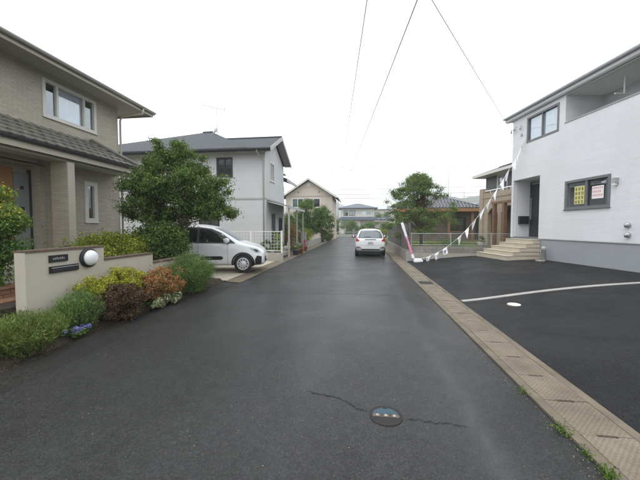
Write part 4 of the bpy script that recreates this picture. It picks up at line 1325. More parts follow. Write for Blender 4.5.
# ================================================================== RIGHT: LOW HOUSE WITH ORANGE EAVES
H6 = thing('orange_eaved_house', 'low house with blue tiled roof and orange eave board', 'house', (10, 32, .42))
F6 = Fr(0, 29, 1, 0, 0, -1)
w6 = [(7.9, 9.3, 1.2, 2.5), (9.7, 10.8, .6, 2.5)]
mb = MB().wall(F6, 4.0, 11.2, .42, 3.0, w6, .15)
mb.box(4, 4.15, 29.15, 36, .42, 3).box(11.05, 11.2, 29.15, 36, .42, 3).box(4.15, 11.05, 35.85, 36, .42, 3)
part(H6, 'wall', mb, 'siding_shaded_brown')
for q in w6:
    window(H6, F6, *q, mat='dark_frame', splits=(.5,), fw=.05, sill=False)
rf = part(H6, 'roof', hip(3.2, 10.45, 27.9, 36.6, 3.22, .42, .05), 'roof_blue')
rf2 = part(H6, 'side_roof', hip(9.4, 13.5, 29.5, 36, 3.15, .45, .05), 'roof_blue')
# barrel rows of tiles up the front slope, piece by piece
tmb = MB()
zs, ze_, sl6 = 3.27, 0, .42
apex_w = (10.45 - 3.2) / 2
nr = 15
for r_ in range(nr):
    y = 27.9 + .24 * r_; z = zs + sl6 * .24 * r_
    xa, xb = 3.2 + .24 * r_, 10.45 - .24 * r_
    n = int((xb - xa) / .27)
    for i in range(n):
        x = xa + (xb - xa) * (i + .5) / n
        vs = []
        for j in range(5):
            a = math.pi * j / 4
            for (yy, dz) in ((0, .03), (.26, .015)):
                vs.append((x - .12 * math.cos(a), y + yy, z + sl6 * yy + .065 * math.sin(a) + dz))
        tmb.add(vs, [(2 * j, 2 * j + 1, 2 * j + 3, 2 * j + 2) for j in range(4)] + [(0, 2, 4, 6, 8)])
part(rf, 'roof_tiles', tmb, 'roof_blue', kind='stuff', fix=False)
part(rf, 'ridge', MB().tube([(6.825, 31.525, 4.80), (6.825, 32.975, 4.80)], .09, 8).tube([(3.2, 27.9, 3.32), (6.825, 31.525, 4.82)], .07, 8).tube([(10.45, 27.9, 3.32), (6.825, 31.525, 4.82)], .07, 8), 'roof_blue', True)
part(rf, 'eave_board', MB().box(3.2, 10.48, 27.84, 27.89, 2.98, 3.25).box(10.46, 10.5, 27.9, 36.6, 2.98, 3.25), 'wood_orange')
part(rf, 'eave_soffit', MB().box(3.2, 10.45, 27.9, 28.99, 3.0, 3.05), 'wood_brown')
for x in (7.62, 9.55):
    part(H6, 'porch_post', MB().box(x - .11, x + .11, 28.0, 28.22, .42, 2.99), 'wood_brown')
part(H6, 'porch_rail', MB().box(7.7, 9.45, 28.06, 28.14, 1.2, 1.28), 'wood_brown')
# thin aerial pole beside it
t = thing('aerial_pole', 'thin aerial pole standing behind the blue tiled roof', 'pole', (10.2, 38, .4))
part(t, 'mast', MB().tube([(10.2, 38, .4), (10.2, 38, 8.2)], .03, 6), 'galv')
part(t, 'aerial', MB().tube([(9.8, 38, 8.15), (10.6, 38, 8.15)], .02, 5).tube([(9.9, 37.8, 8.15), (9.9, 38.2, 8.15)], .015, 5).tube([(10.5, 37.8, 8.15), (10.5, 38.2, 8.15)], .015, 5), 'galv')
t = thing('aerial_pole', 'short bare pole right of the thin aerial pole', 'pole', (11.6, 36.9, .4))
part(t, 'mast', MB().tube([(11.6, 36.9, .4), (11.6, 36.9, 5.6)], .03, 6), 'galv')

# ================================================================== RIGHT: TAN HOUSE WITH ARCHES
AH = rad(9.2)
F7 = Fr(8.02, 22.0, math.sin(AH), -math.cos(AH), -math.cos(AH), -math.sin(AH))
H7 = thing('tan_house', 'tan house with arched porch, balcony and charcoal upper storey', 'house', F7(2.5, -3, .42))
def arch_wall(s0, s1, z0, z1, a0, a1, az, rise, th):
    """wall piece with one arched opening from the ground"""
    n = 12; pts = [(s0, z0), (a0, z0), (a0, az)]
    for i in range(1, n):
        t = i / n
        pts.append((a0 + (a1 - a0) * t, az + rise * math.sin(math.pi * t)))
    pts += [(a1, az), (a1, z0), (s1, z0), (s1, z1), (s0, z1)]
    return MB().slab([F7(a, 0, b) for a, b in pts], (-F7.n[0] * th, -F7.n[1] * th, 0))
mb = arch_wall(0, 1.95, .42, 3.5, .80, 1.83, 2.5, .36, .25)
mb2 = arch_wall(1.951, 4.4, .42, 3.5, 2.2, 3.7, 2.5, .4, .25)
mb.add(mb2.v, mb2.f)
mb.box(0, .25, -6, -.251, .42, 3.5, F7).box(4.15, 4.4, -6, -.251, .42, 3.5, F7).box(.251, 4.149, -1.5, -1.3, .42, 3.5, F7)
part(H7, 'wall', mb, 'siding_tan')
part(H7, 'balcony_parapet', MB().box(-.03, 4.43, -.22, .03, 3.501, 3.82, F7).box(-.03, .22, -1.5, -.221, 3.501, 3.82, F7), 'siding_tan')
part(H7, 'end_pier', MB().box(-.12, .30, -.25, .06, .42, 4.15, F7), 'siding_tan')
part(H7, 'balcony_floor', MB().box(.25, 4.15, -1.3, -.251, 3.3, 3.45, F7), 'soffit')
rl = MB().tube([F7(.31, -.08, 3.98), F7(4.4, -.08, 3.98)], .035, 8)
for s in (.9, 1.9, 2.9, 3.9):
    rl.tube([F7(s, -.08, 3.821), F7(s, -.08, 3.98)], .02, 6)
part(H7, 'balcony_rail', rl, 'white_paint')
F7u = Fr(*F7(0, -1.3, 0)[:2], *F7.u, *F7.n)
w7 = [(-.39, .70, 3.7, 5.15)]
mb = MB().wall(F7u, -1.75, 4.4, 3.51, 5.3, w7, .15)
mb.box(-1.75, -1.6, -4.7, -.151, 3.51, 5.3, F7u).box(4.25, 4.4, -4.7, -.151, 3.51, 5.3, F7u).box(-1.75, -.13, -.15, 0, .42, 3.509, F7u)
part(H7, 'upper_wall', mb, 'siding_charcoal')
window(H7, F7u, *w7[0], mat='white_frame', splits=(.5,), fw=.07, sill=False, curtain=(0, 1, 'curtain'))
rf = part(H7, 'roof', MB().slab([F7(-2.1, -.5, 5.27), F7(4.9, -.5, 5.27), F7(4.9, -3.6, 6.4), F7(.9, -3.6, 6.4)], (0, 0, .08)).slab([F7(-2.1, -.5, 5.271), F7(.9, -3.6, 6.41), F7(-2.1, -6.6, 5.271)], (0, 0, .08)).slab([F7(-2.1, -6.6, 5.27), F7(.9, -3.6, 6.4), F7(4.9, -3.6, 6.4), F7(4.9, -6.6, 5.27)], (0, 0, .08)), 'roof_slate')
part(rf, 'fascia', MB().box(-2.12, 4.9, -.499, -.46, 5.17, 5.34, F7).box(-2.14, -2.105, -6.6, -.499, 5.17, 5.34, F7), 'white_frame')
part(rf, 'soffit', MB().box(-2.1, 4.9, -1.29, -.5, 5.18, 5.21, F7).box(-2.1, -1.76, -6.5, -1.3, 5.18, 5.21, F7), 'white_frame')
part(rf, 'solar_panel', MB().slab([F7(.2, -1.0, 5.56), F7(4.6, -1.0, 5.56), F7(4.6, -2.6, 6.12), F7(.9, -2.6, 6.12)], (0, 0, .05)), 'solar')
for s in (2.42, 3.36):
    part(H7, 'pergola_post', MB().box(s - .09, s + .09, .45, .63, .42, 3.0, F7), 'wood_brown')
part(H7, 'pergola_beam', MB().box(2.2, 4.0, .46, .62, 3.001, 3.13, F7), 'wood_brown')
t = thing('planter', 'round pale planter in front of the tan house arch', 'planter', F7(1.5, .8, .42))
q_ = F7(1.5, .8, .42)
part(t, 'bowl', MB().lathe([(.14, 0), (.22, .3), (.19, .3), (.18, .26), (0, .26)], q_, seg=16), 'concrete_pale', True)
foliage(t, blob(q_[0], q_[1], q_[2] + .45, .2, .2, .2, 8, .1, 3), 300, .08, .04, 'leaf_mid', 77)

# ================================================================== RIGHT: NEW WHITE HOUSE
HC = (6.7, 14.9)
HF = Fr(HC[0], HC[1], math.sin(AH), -math.cos(AH), -math.cos(AH), -math.sin(AH))
H8 = thing('white_house', 'new white two-storey house with tiled entrance steps and roof balcony', 'house', (HC[0] + 3, HC[1] - 3, .4))
ENT = (.13, 1.70, 1.20, 3.68)
UW = (.93, 2.53, 5.15, 6.12)
LW = (2.95, 4.56, 2.29, 3.22)
BAL = (2.84, 8.2, 5.30, 6.27)
S1, DEP = 11.0, 7.0
FZ, WT = 1.20, 6.30
def hp(s, o, z):
    return HF(s, o, z)
mb = MB().wall(HF, 0, S1, FZ, WT, [ENT, UW, LW, BAL], .16)
mb.box(0, .16, -DEP, -.161, FZ, WT, HF)
mb.box(S1 - .16, S1, -DEP, -.161, FZ, WT, HF)
mb.box(.161, S1 - .161, -DEP, -DEP + .16, FZ, WT, HF)
part(H8, 'wall', mb, 'siding_white')
# foundation and a drip edge
part(H8, 'foundation', MB().box(.02, S1 - .02, -DEP + .02, -.012, .0, FZ - .03, HF), 'foundation')
part(H8, 'drip_edge', MB().box(1.72, S1, -.04, .012, FZ - .028, FZ - .004, HF), 'gutter_grey')
# entrance recess
part(H8, 'entrance_lining', MB().box(.13, .161, -.80, -.161, FZ, 3.68, HF).box(1.70, 1.86, -.80, -.161, FZ, 3.68, HF).box(.13, 1.86, -.96, -.801, FZ, 3.68, HF).box(.13, 1.86, -.96, -.161, 3.681, 3.80, HF), 'siding_white')
d = part(H8, 'door', MB().box(.18, 1.14, -.799, -.75, FZ + .03, 3.5, HF), 'door_dark')
part(d, 'door_frame', MB().box(.162, .179, -.799, -.73, FZ + .03, 3.56, HF).box(1.141, 1.19, -.799, -.73, FZ + .03, 3.56, HF).box(.162, 1.19, -.799, -.73, 3.561, 3.61, HF), 'grey_frame')
part(d, 'handle', MB().tube([hp(.30, -.75, 2.0), hp(.30, -.69, 2.0), hp(.30, -.69, 2.9), hp(.30, -.75, 2.9)], .014, 8), 'galv')
part(H8, 'entrance_sill', MB().box(.165, 1.695, -.795, -.02, FZ - .05, FZ + .029, HF), 'grey_frame')
mbx = part(H8, 'mailbox', MB().box(.163, .30, -.62, -.22, 1.78, 2.13, HF), 'black_plastic')
part(mbx, 'mailbox_lid', MB().box(.301, .315, -.61, -.23, 1.98, 2.125, HF), 'black_metal')
# windows
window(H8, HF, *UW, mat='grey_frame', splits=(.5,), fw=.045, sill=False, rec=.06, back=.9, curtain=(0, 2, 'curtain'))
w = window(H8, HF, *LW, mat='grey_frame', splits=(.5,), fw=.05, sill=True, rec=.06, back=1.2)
# sale notices stuck behind the panes
po = -.062
def notice(s0, s1, z0, z1, mat, name, lab, o):
    q = part(w, name, MB().box(s0, s1, o - .003, o, z0, z1, HF), mat, label=lab)
    return q
O1, O2 = -.040, -.040
notice(3.27, 3.66, 2.42, 3.02, 'poster_yellow', 'yellow_notice', 'yellow paper notice with dark characters in rows', O1)
r = random.Random(12)
ink = MB()
for j in range(4):
    for i in range(3):
        cx, cz = 3.305 + i * .12, 2.885 - j * .145
        for q in range(3):
            zz = cz + q * .033
            ink.box(cx, cx + .085 * r.uniform(.6, 1), O1 + .0005, O1 + .0015, zz, zz + .014, HF)
        for q in range(2):
            ss = cx + .015 + q * .04 * r.uniform(.6, 1.3)
            ink.box(ss, ss + .013, O1 + .0016, O1 + .0024, cz - .01, cz + .09, HF)
part(w, 'yellow_notice_print', ink, 'ink_dark', kind='stuff')
notice(3.93, 4.33, 2.55, 2.95, 'poster_pale', 'pale_notice', 'pale pink paper notice with red rows of characters', O2)
ink = MB()
for j in range(3):
    for i in range(6 - (j == 1)):
        cx, cz = 3.955 + i * .06, 2.86 - j * .115
        for q in range(3):
            zz = cz + q * .022
            ink.box(cx, cx + .045 * r.uniform(.5, 1), O2 + .0005, O2 + .0015, zz, zz + .009, HF)
        ss = cx + .012 + .016 * r.random()
        ink.box(ss, ss + .009, O2 + .0016, O2 + .0024, cz - .008, cz + .058, HF)
part(w, 'pale_notice_print', ink, 'ink_red', kind='stuff')
# balcony
bl = part(H8, 'balcony', MB().box(2.70, 8.3, -1.4, -.161, 4.35, 4.45, HF).box(2.70, 2.84, -1.4, -.161, 4.451, 6.30, HF).box(8.2, 8.3, -1.4, -.161, 4.451, 6.30, HF).box(2.70, 8.3, -1.5, -1.401, 4.35, 6.30, HF), 'siding_white')
part(bl, 'parapet_cap', MB().box(2.82, 8.22, -.20, .022, 5.301, 5.335, HF), 'gutter_grey')
part(bl, 'ceiling', MB().box(2.84, 8.2, -1.4, -.161, 6.275, 6.30, HF), 'white_paint')
part(bl, 'balcony_window', MB().box(4.9, 6.9, -1.399, -1.36, 4.6, 5.95, HF), 'grey_frame')
part(bl, 'balcony_glass', MB().box(4.96, 6.03, -1.359, -1.35, 4.66, 5.89, HF).box(6.08, 6.84, -1.359, -1.35, 4.66, 5.89, HF), 'door_dark')
part(bl, 'drying_bracket', MB().tube([hp(4.3, -.6, 6.27), hp(4.3, -.6, 5.7)], .02, 6).tube([hp(4.3, -.9, 5.72), hp(4.3, -.3, 5.72)], .018, 6), 'white_paint')
# low mono-pitch roof with metal edge and gutter
rp = [hp(-.30, .12, 6.42), hp(S1 + .3, .12, 6.42), hp(S1 + .3, -DEP - .3, 7.21), hp(-.30, -DEP - .3, 7.21)]
rf = part(H8, 'roof', MB().slab(rp, (0, 0, .10)), 'roof_slate')
part(rf, 'fascia', MB().box(-.32, S1 + .3, .122, .145, 6.33, 6.54, HF), 'gutter_light')
part(rf, 'edge_trim', MB().box(-.33, S1 + .3, .10, .165, 6.541, 6.565, HF), 'grey_frame')
part(rf, 'soffit', MB().box(-.28, S1 + .2, .003, .118, 6.31, 6.335, HF), 'white_paint')
vb = MB().slab([hp(-.305, .12, 6.33), hp(-.305, .12, 6.53), hp(-.305, -DEP - .3, 7.32), hp(-.305, -DEP - .3, 7.12)], tuple(-.03 * c for c in (HF.u[0], HF.u[1], 0)))
part(rf, 'verge_board', vb, 'gutter_light')
ga, gb = hp(-.34, .146, 6.50), hp(S1 + .3, .146, 6.50)
part(rf, 'gutter', half_gutter(ga, gb, HF.n, .06), 'gutter_light', True)
# small fittings
def hood(s, z):
    q = part(H8, 'vent_hood', MB().lathe([(.065, 0), (.075, .02), (.07, .07), (.045, .10), (0, .11)], hp(s, .001, z), (HF.n[0], HF.n[1], -.25), 18), 'galv', True)
    part(q, 'vent_mouth', MB().lathe([(.05, 0), (.05, .01), (0, .012)], hp(s - .01, .055, z - .065), (HF.n[0] * .3, HF.n[1] * .3, -1), 14), 'crack')
hood(5.16, 1.72); hood(5.17, 1.44)
lb = part(H8, 'wall_lamp', MB().box(4.71, 4.83, .001, .10, 2.93, 3.09, HF), 'galv')
part(lb, 'lamp_glass', MB().box(4.73, 4.81, .02, .115, 2.88, 2.929, HF), 'lamp_white')
for s, z in ((-.0, 5.93), (.22, 5.99), (.58, 5.93)):
    q = part(H8, 'service_bracket', MB().tube([hp(s + .02, .001, z), hp(s + .02, .09, z), hp(s + .02, .09, z - .06)], .014, 6), 'galv')
    part(q, 'insulator', MB().lathe([(.028, 0), (.042, .03), (.028, .05), (.042, .08), (.02, .10)], hp(s + .02, .09, z - .16), seg=12), 'gutter_grey', True)
part(H8, 'service_inlet', MB().box(.54, .64, .001, .05, 5.52, 5.60, HF), 'galv')

# tiled entrance steps
ES = thing('entrance_steps', 'cream tiled steps at the entrance of the white house', 'steps', hp(.6, .7, .38))
nst = 5
rise_ = (FZ - .05 - .36) / nst
for i in range(nst):
    o = 1.32 - .26 * i
    z1 = .36 + rise_ * (i + 1)
    s_far = -.42 + .16 * i if i < nst - 1 else .1
    stp = part(ES, 'step', MB().box(s_far, 1.80, .0, o, (.05 if i == 0 else z1 - rise_ + .001), z1 - .02, HF), 'step_tile')
    n = 8
    for j in range(n):
        a = s_far - .015 + (1.83 - s_far) * j / n
        b = s_far - .015 + (1.83 - s_far) * (j + 1) / n
        part(stp, 'tread_tile', MB().box(a + .002, b - .002, max(0.0, o - .30), o + .014, z1 - .019, z1, HF), 'step_tile')

# tap post by the foundation
TP = hp(2.3, .22, lotz(*hp(2.3, .22, 0)[:2]))
t = thing('tap_post', 'short pale water tap post against the grey foundation', 'tap post', TP)
part(t, 'post', MB().lathe([(.07, -.02), (.07, .40), (.085, .41), (.085, .50), (.06, .53), (0, .54)], TP, seg=18), 'gutter_grey', True)
part(t, 'tap', MB().tube([(TP[0] - .06, TP[1] - .03, TP[2] + .36), (TP[0] - .15, TP[1] - .06, TP[2] + .36), (TP[0] - .16, TP[1] - .065, TP[2] + .30)], .014, 8), 'chrome', True)
part(t, 'basin', MB().lathe([(.16, -.02), (.16, .03), (.12, .03), (.11, .0), (0, 0)], (TP[0] - .14, TP[1] - .06, TP[2]), seg=20), 'concrete')

# ------------------------------------------------------------------ banner and pennants
BB = (2.66, 14.72, .045)
t = thing('advertising_banner', 'furled pink and white banner leaning beside the drain', 'banner', BB)
base = MB().box(-.19, .19, -.16, .16, 0, .09).box(-.15, .15, -.12, .12, .09, .15)
base.v = [(BB[0] + p[0], BB[1] + p[1], BB[2] + p[2]) for p in base.v]
part(t, 'water_base', base, 'flag_white')
p0, p1 = Vector((2.50, 14.74, .17)), Vector((1.96, 14.80, 1.86))
part(t, 'pole', MB().tube([(2.52, 14.74, .10), p0, p1], .013, 8), 'white_paint')
ax = (p1 - p0).normalized(); sd = ax.cross(Vector((0, 1, 0))).normalized()
def cloth(t0, t1, mat, name, lab):
    mb = MB(); N, M = 14, 8; rr = random.Random(5); vs = []
    for j in range(N + 1):
        t_ = t0 + (t1 - t0) * j / N
        c = p0.lerp(p1, t_)
        wd = .052 + .008 * math.sin(t_ * 9) + .006 * math.sin(t_ * 23)
        for i in range(M * 2):
            a = 2 * math.pi * i / (M * 2)
            rr_ = 1 + .12 * math.sin(3 * a + t_ * 3)
            q = c + sd * (math.cos(a) * wd * rr_ + .03) + Vector((0, 1, 0)) * math.sin(a) * .035 * rr_
            vs.append(tuple(q))
    K = M * 2
    fs = [(j * K + i, j * K + (i + 1) % K, (j + 1) * K + (i + 1) % K, (j + 1) * K + i) for j in range(N) for i in range(K)]
    fs += [tuple(range(K)), tuple(range(N * K, N * K + K))]
    part(t, name, mb.add(vs, fs), mat, True, lab)
cloth(.02, .14, 'flag_white', 'banner_cloth', 'white bottom of the furled banner')
cloth(.141, .60, 'flag_pink', 'banner_cloth', 'pink middle of the furled banner')
cloth(.601, 1.0, 'flag_white', 'banner_cloth', 'white top of the furled banner')

ra, rb_ = Vector((2.80, 14.66, .22)), Vector(hp(.85, .03, 5.32))
def rope(t_):
    q = ra.lerp(rb_, t_)
    q.z -= 4 * 1.05 * t_ * (1 - t_)
    return q
PN = thing('pennant_line', 'white rope of pennants rising from the banner to the white house', 'rope', tuple(ra))
part(PN, 'rope', MB().tube([rope(i / 40) for i in range(41)], .008, 5), 'rope')
rr = random.Random(9)
for i, t_ in enumerate((.055, .14, .225, .375, .445, .515, .59, .65, .715, .775, .825, .875, .92, .965)):
    a = rope(t_); b = rope(t_ + .044)
    a2 = a + Vector((rr.uniform(-.05, .05), rr.uniform(-.09, .09), -.30)); b2 = b + Vector((rr.uniform(-.05, .05), rr.uniform(-.09, .09), -.30))
    tip = a.lerp(b, .5) + Vector((rr.uniform(-.06, .06), rr.uniform(-.12, .12), -.42))
    mb = MB(); N = 6
    sq = i < 3
    L = []
    for j in range(N + 1):
        u = j / N
        for v in range(N + 1):
            w_ = v / N
            top = a.lerp(b, w_)
            bot = a2.lerp(b2, w_) if sq else tip
            q = top.lerp(bot, u) + Vector((0, .02 * math.sin(5 * u + 4 * w_ + i), 0))
            L.append(tuple(q))
    fs = [(j * (N + 1) + v, j * (N + 1) + v + 1, (j + 1) * (N + 1) + v + 1, (j + 1) * (N + 1) + v) for j in range(N) for v in range(N)]
    f = part(PN, 'pennant', mb.add(L, fs), 'flag_white', True, fix=False)
    md = f.modifiers.new('cloth_thickness', 'SOLIDIFY'); md.thickness = .003
    if sq:
        c = (a + b + a2 + b2) / 4
        part(f, 'pennant_print', MB().lathe([(.05, -.012), (.07, -.012), (.07, .012), (.05, .012)], c, (0.2, -1, 0), 14), 'flag_ink')

# ================================================================== CARS
def to_mesh(ob, name):
    dg = bpy.context.evaluated_depsgraph_get()
    me = bpy.data.meshes.new_from_object(ob.evaluated_get(dg), depsgraph=dg)
    me.name = name
    return me

def car_shell(st, wheels, wr):
    """loft stations (x, zb, wl, wm, zbelt, wb, ztop, wt), smooth, cut wheel arches"""
    mb = MB(); n = None
    for (x, zb, wl, wm, zk, wb, zt, wt) in st:
        h = [(0, zb), (wl * .75, zb), (wl, zb + .05), (wm, zb + (zk - zb) * .52), (wb + .006, zk - .05), (wb - .012, zk + .02 * (zt - zk > .1)),
             (wb + (wt - wb) * .55, zk + (zt - zk) * .55), (wt + .03, zt - min(.09, (zt - zk) * .3)), (wt * .80, zt - min(.02, (zt - zk) * .1)), (wt * .4, zt + .012), (0, zt + .018)]
        ring = [(x, -a, b) for a, b in h] + [(x, a, b) for a, b in reversed(h[1:-1])]
        n = len(ring)
        mb.v.extend(ring)
    for i in range(len(st) - 1):
        for j in range(n):
            j2 = (j + 1) % n
            mb.f.append((i * n + j, i * n + j2, (i + 1) * n + j2, (i + 1) * n + j))
    mb.f.append(tuple(range(n))); mb.f.append(tuple((len(st) - 1) * n + j for j in range(n)))
    me = mesh_of(mb, 'shell', 'car_white')
    ob = bpy.data.objects.new('shell', me); COL.objects.link(ob)
    s = ob.modifiers.new('s', 'SUBSURF'); s.levels = s.render_levels = 3
    sm = to_mesh(ob, 'body')
    full = bmesh.new(); full.from_mesh(sm)
    bvh = BVHTree.FromBMesh(full); full.free()
    ob.modifiers.clear(); ob.data = sm
    cut = MB()
    for x in wheels:
        cut.lathe([(wr, -1.2), (wr, 1.2)], (x, 0, wr - .035), (0, 1, 0), 40)
    cob = bpy.data.objects.new('cut', mesh_of(cut, 'cut', 'black_plastic')); COL.objects.link(cob)
    bo = ob.modifiers.new('b', 'BOOLEAN'); bo.operation = 'DIFFERENCE'; bo.object = cob; bo.solver = 'EXACT'
    fin = to_mesh(ob, 'body')
    for q in (ob, cob):
        bpy.data.objects.remove(q)
    fin.polygons.foreach_set('use_smooth', [True] * len(fin.polygons))
    try:
        fin.set_sharp_from_angle(angle=rad(38))
    except Exception:
        pass
    return fin, bvh

def wrap(bvh, poly, axis, side, off=.004, step=.06):
    """a panel cut to a 2-D outline and laid on the body. axis 'y': outline is (x,z); axis 'x': outline is (y,z)"""
    bm = bmesh.new()
    vs = [bm.verts.new((p[0], 0, p[1]) if axis == 'y' else (0, p[0], p[1])) for p in poly]
    bm.faces.new(vs)
    bmesh.ops.triangulate(bm, faces=bm.faces[:])
    for _ in range(7):
        lg = [e for e in bm.edges if e.calc_length() > step]
        if not lg: break
        bmesh.ops.subdivide_edges(bm, edges=lg, cuts=1)
        bmesh.ops.triangulate(bm, faces=bm.faces[:])
    d = Vector((0, -side, 0)) if axis == 'y' else Vector((-side, 0, 0))
    for v in bm.verts:
        o = v.co - d * 3 if axis == 'y' else Vector((2.0, v.co.y, v.co.z)) - d * 4
        hit, nrm, _, _ = bvh.ray_cast(o, d)
        if hit is None:
            hit, nrm, _, _ = bvh.find_nearest(v.co + (Vector((0, side * .8, 0)) if axis == 'y' else Vector((2 + side * 2, 0, 0))))
        if nrm.dot(d) > 0: nrm = -nrm
        v.co = hit + nrm * off
    mb = MB()
    bm.verts.index_update()
    mb.v = [tuple(v.co) for v in bm.verts]
    mb.f = [tuple(v.index for v in f.verts) for f in bm.faces]
    bm.free()
    return mb

def rounded(poly, r=.04, n=4):
    out = []
    N = len(poly)
    for i in range(N):
        p = Vector(poly[i]); a = Vector(poly[i - 1]); b = Vector(poly[(i + 1) % N])
        ra_ = min(r, (a - p).length * .4); rb2 = min(r, (b - p).length * .4)
        s, e = p + (a - p).normalized() * ra_, p + (b - p).normalized() * rb2
        for j in range(n + 1):
            t = j / n
            q = s.lerp(p, t).lerp(p.lerp(e, t), t)
            out.append((q.x, q.y))
    return out

def place(parent, name, mb, mat, M, smooth=True, fix=True):
    """car-space builder -> world through matrix M"""
    mb.v = [tuple(M @ Vector(p)) for p in mb.v]
    return part(parent, name, mb, mat, smooth, fix=fix)

def car_wheel(root, M, x, y, side, R, slots=10):
    ty = MB().lathe([(R * .62, .10), (R * .93, .10), (R * .985, .075), (R, .03), (R, -.03), (R * .985, -.075), (R * .93, -.10), (R * .62, -.10)], (x, y, R), (0, side, 0), 36)
    w = thing_part = place(root, 'wheel', MB().lathe([(R * .60, -.09), (R * .66, -.09), (R * .66, .085), (R * .60, .085)], (x, y, R), (0, side, 0), 36), 'rim', M, False)
    place(w, 'tyre', ty, 'tyre', M)
    place(w, 'rim', MB().lathe([(R * .70, .060), (R * .70, .100), (R * .66, .108), (R * .58, .100), (R * .24, .108), (R * .18, .116), (R * .08, .118), (0, .118)], (x, y, R), (0, side, 0), 36), 'rim', M)
    hl = MB()
    for i in range(slots):
        a = 2 * math.pi * i / slots
        c = (x + R * .47 * math.cos(a), y + side * .106, R + R * .47 * math.sin(a))
        hl.lathe([(R * .085, -.01), (R * .085, .003), (0, .003)], c, (0, side, 0), 10)
    place(w, 'rim_slots', hl, 'black_plastic', M, False)

# --- white minivan in the driveway, side on
VAN = [(0.00, .46, .55, .66, .95, .64, 1.22, .48), (0.05, .32, .70, .79, 1.00, .77, 1.48, .57), (0.24, .25, .76, .832, 1.02, .82, 1.63, .62),
       (0.80, .22, .80, .845, 1.03, .84, 1.68, .645), (1.60, .22, .80, .845, 1.02, .84, 1.695, .65), (2.20, .22, .80, .845, 1.00, .84, 1.665, .64),
       (2.62, .22, .80, .845, .99, .838, 1.56, .625), (2.98, .22, .80, .845, .985, .832, 1.36, .62), (3.32, .22, .80, .842, .98, .822, 1.13, .635), (3.50, .22, .80, .84, .965, .81, 1.045, .64),
       (3.78, .22, .79, .83, .92, .78, .975, .60), (4.02, .22, .77, .81, .84, .73, .885, .54), (4.17, .24, .70, .745, .72, .66, .77, .46), (4.235, .31, .58, .62, .60, .54, .64, .38)]
WX = (.72, 3.50)
body, bvh = car_shell(VAN, WX, .345)
VR = rad(12.0)
VL = Vector((-7.64, 10.42, .055))
MV = Matrix.Translation(VL) @ Matrix.Rotation(VR, 4, 'Z')
van = thing('minivan', 'white compact minivan parked nose-out in the concrete driveway', 'car', tuple(MV @ Vector((2.1, 0, 0))))
def add_body(root, me, M):
    me.transform(Matrix.Translation(-Vector(ROOT[root.name])) @ M)
    o = bpy.data.objects.new('body', me); COL.objects.link(o); o.parent = root
    ROOT[o.name] = ROOT[root.name]
    if not me.materials: me.materials.append(MATS['car_white'])
    return o
bd = add_body(van, body, MV)
place(van, 'underbody', MB().box(.3, 3.95, -.66, .66, .24, .62), 'black_plastic', MV, False)
A_ = lambda poly, r=.04: rounded(poly, r)
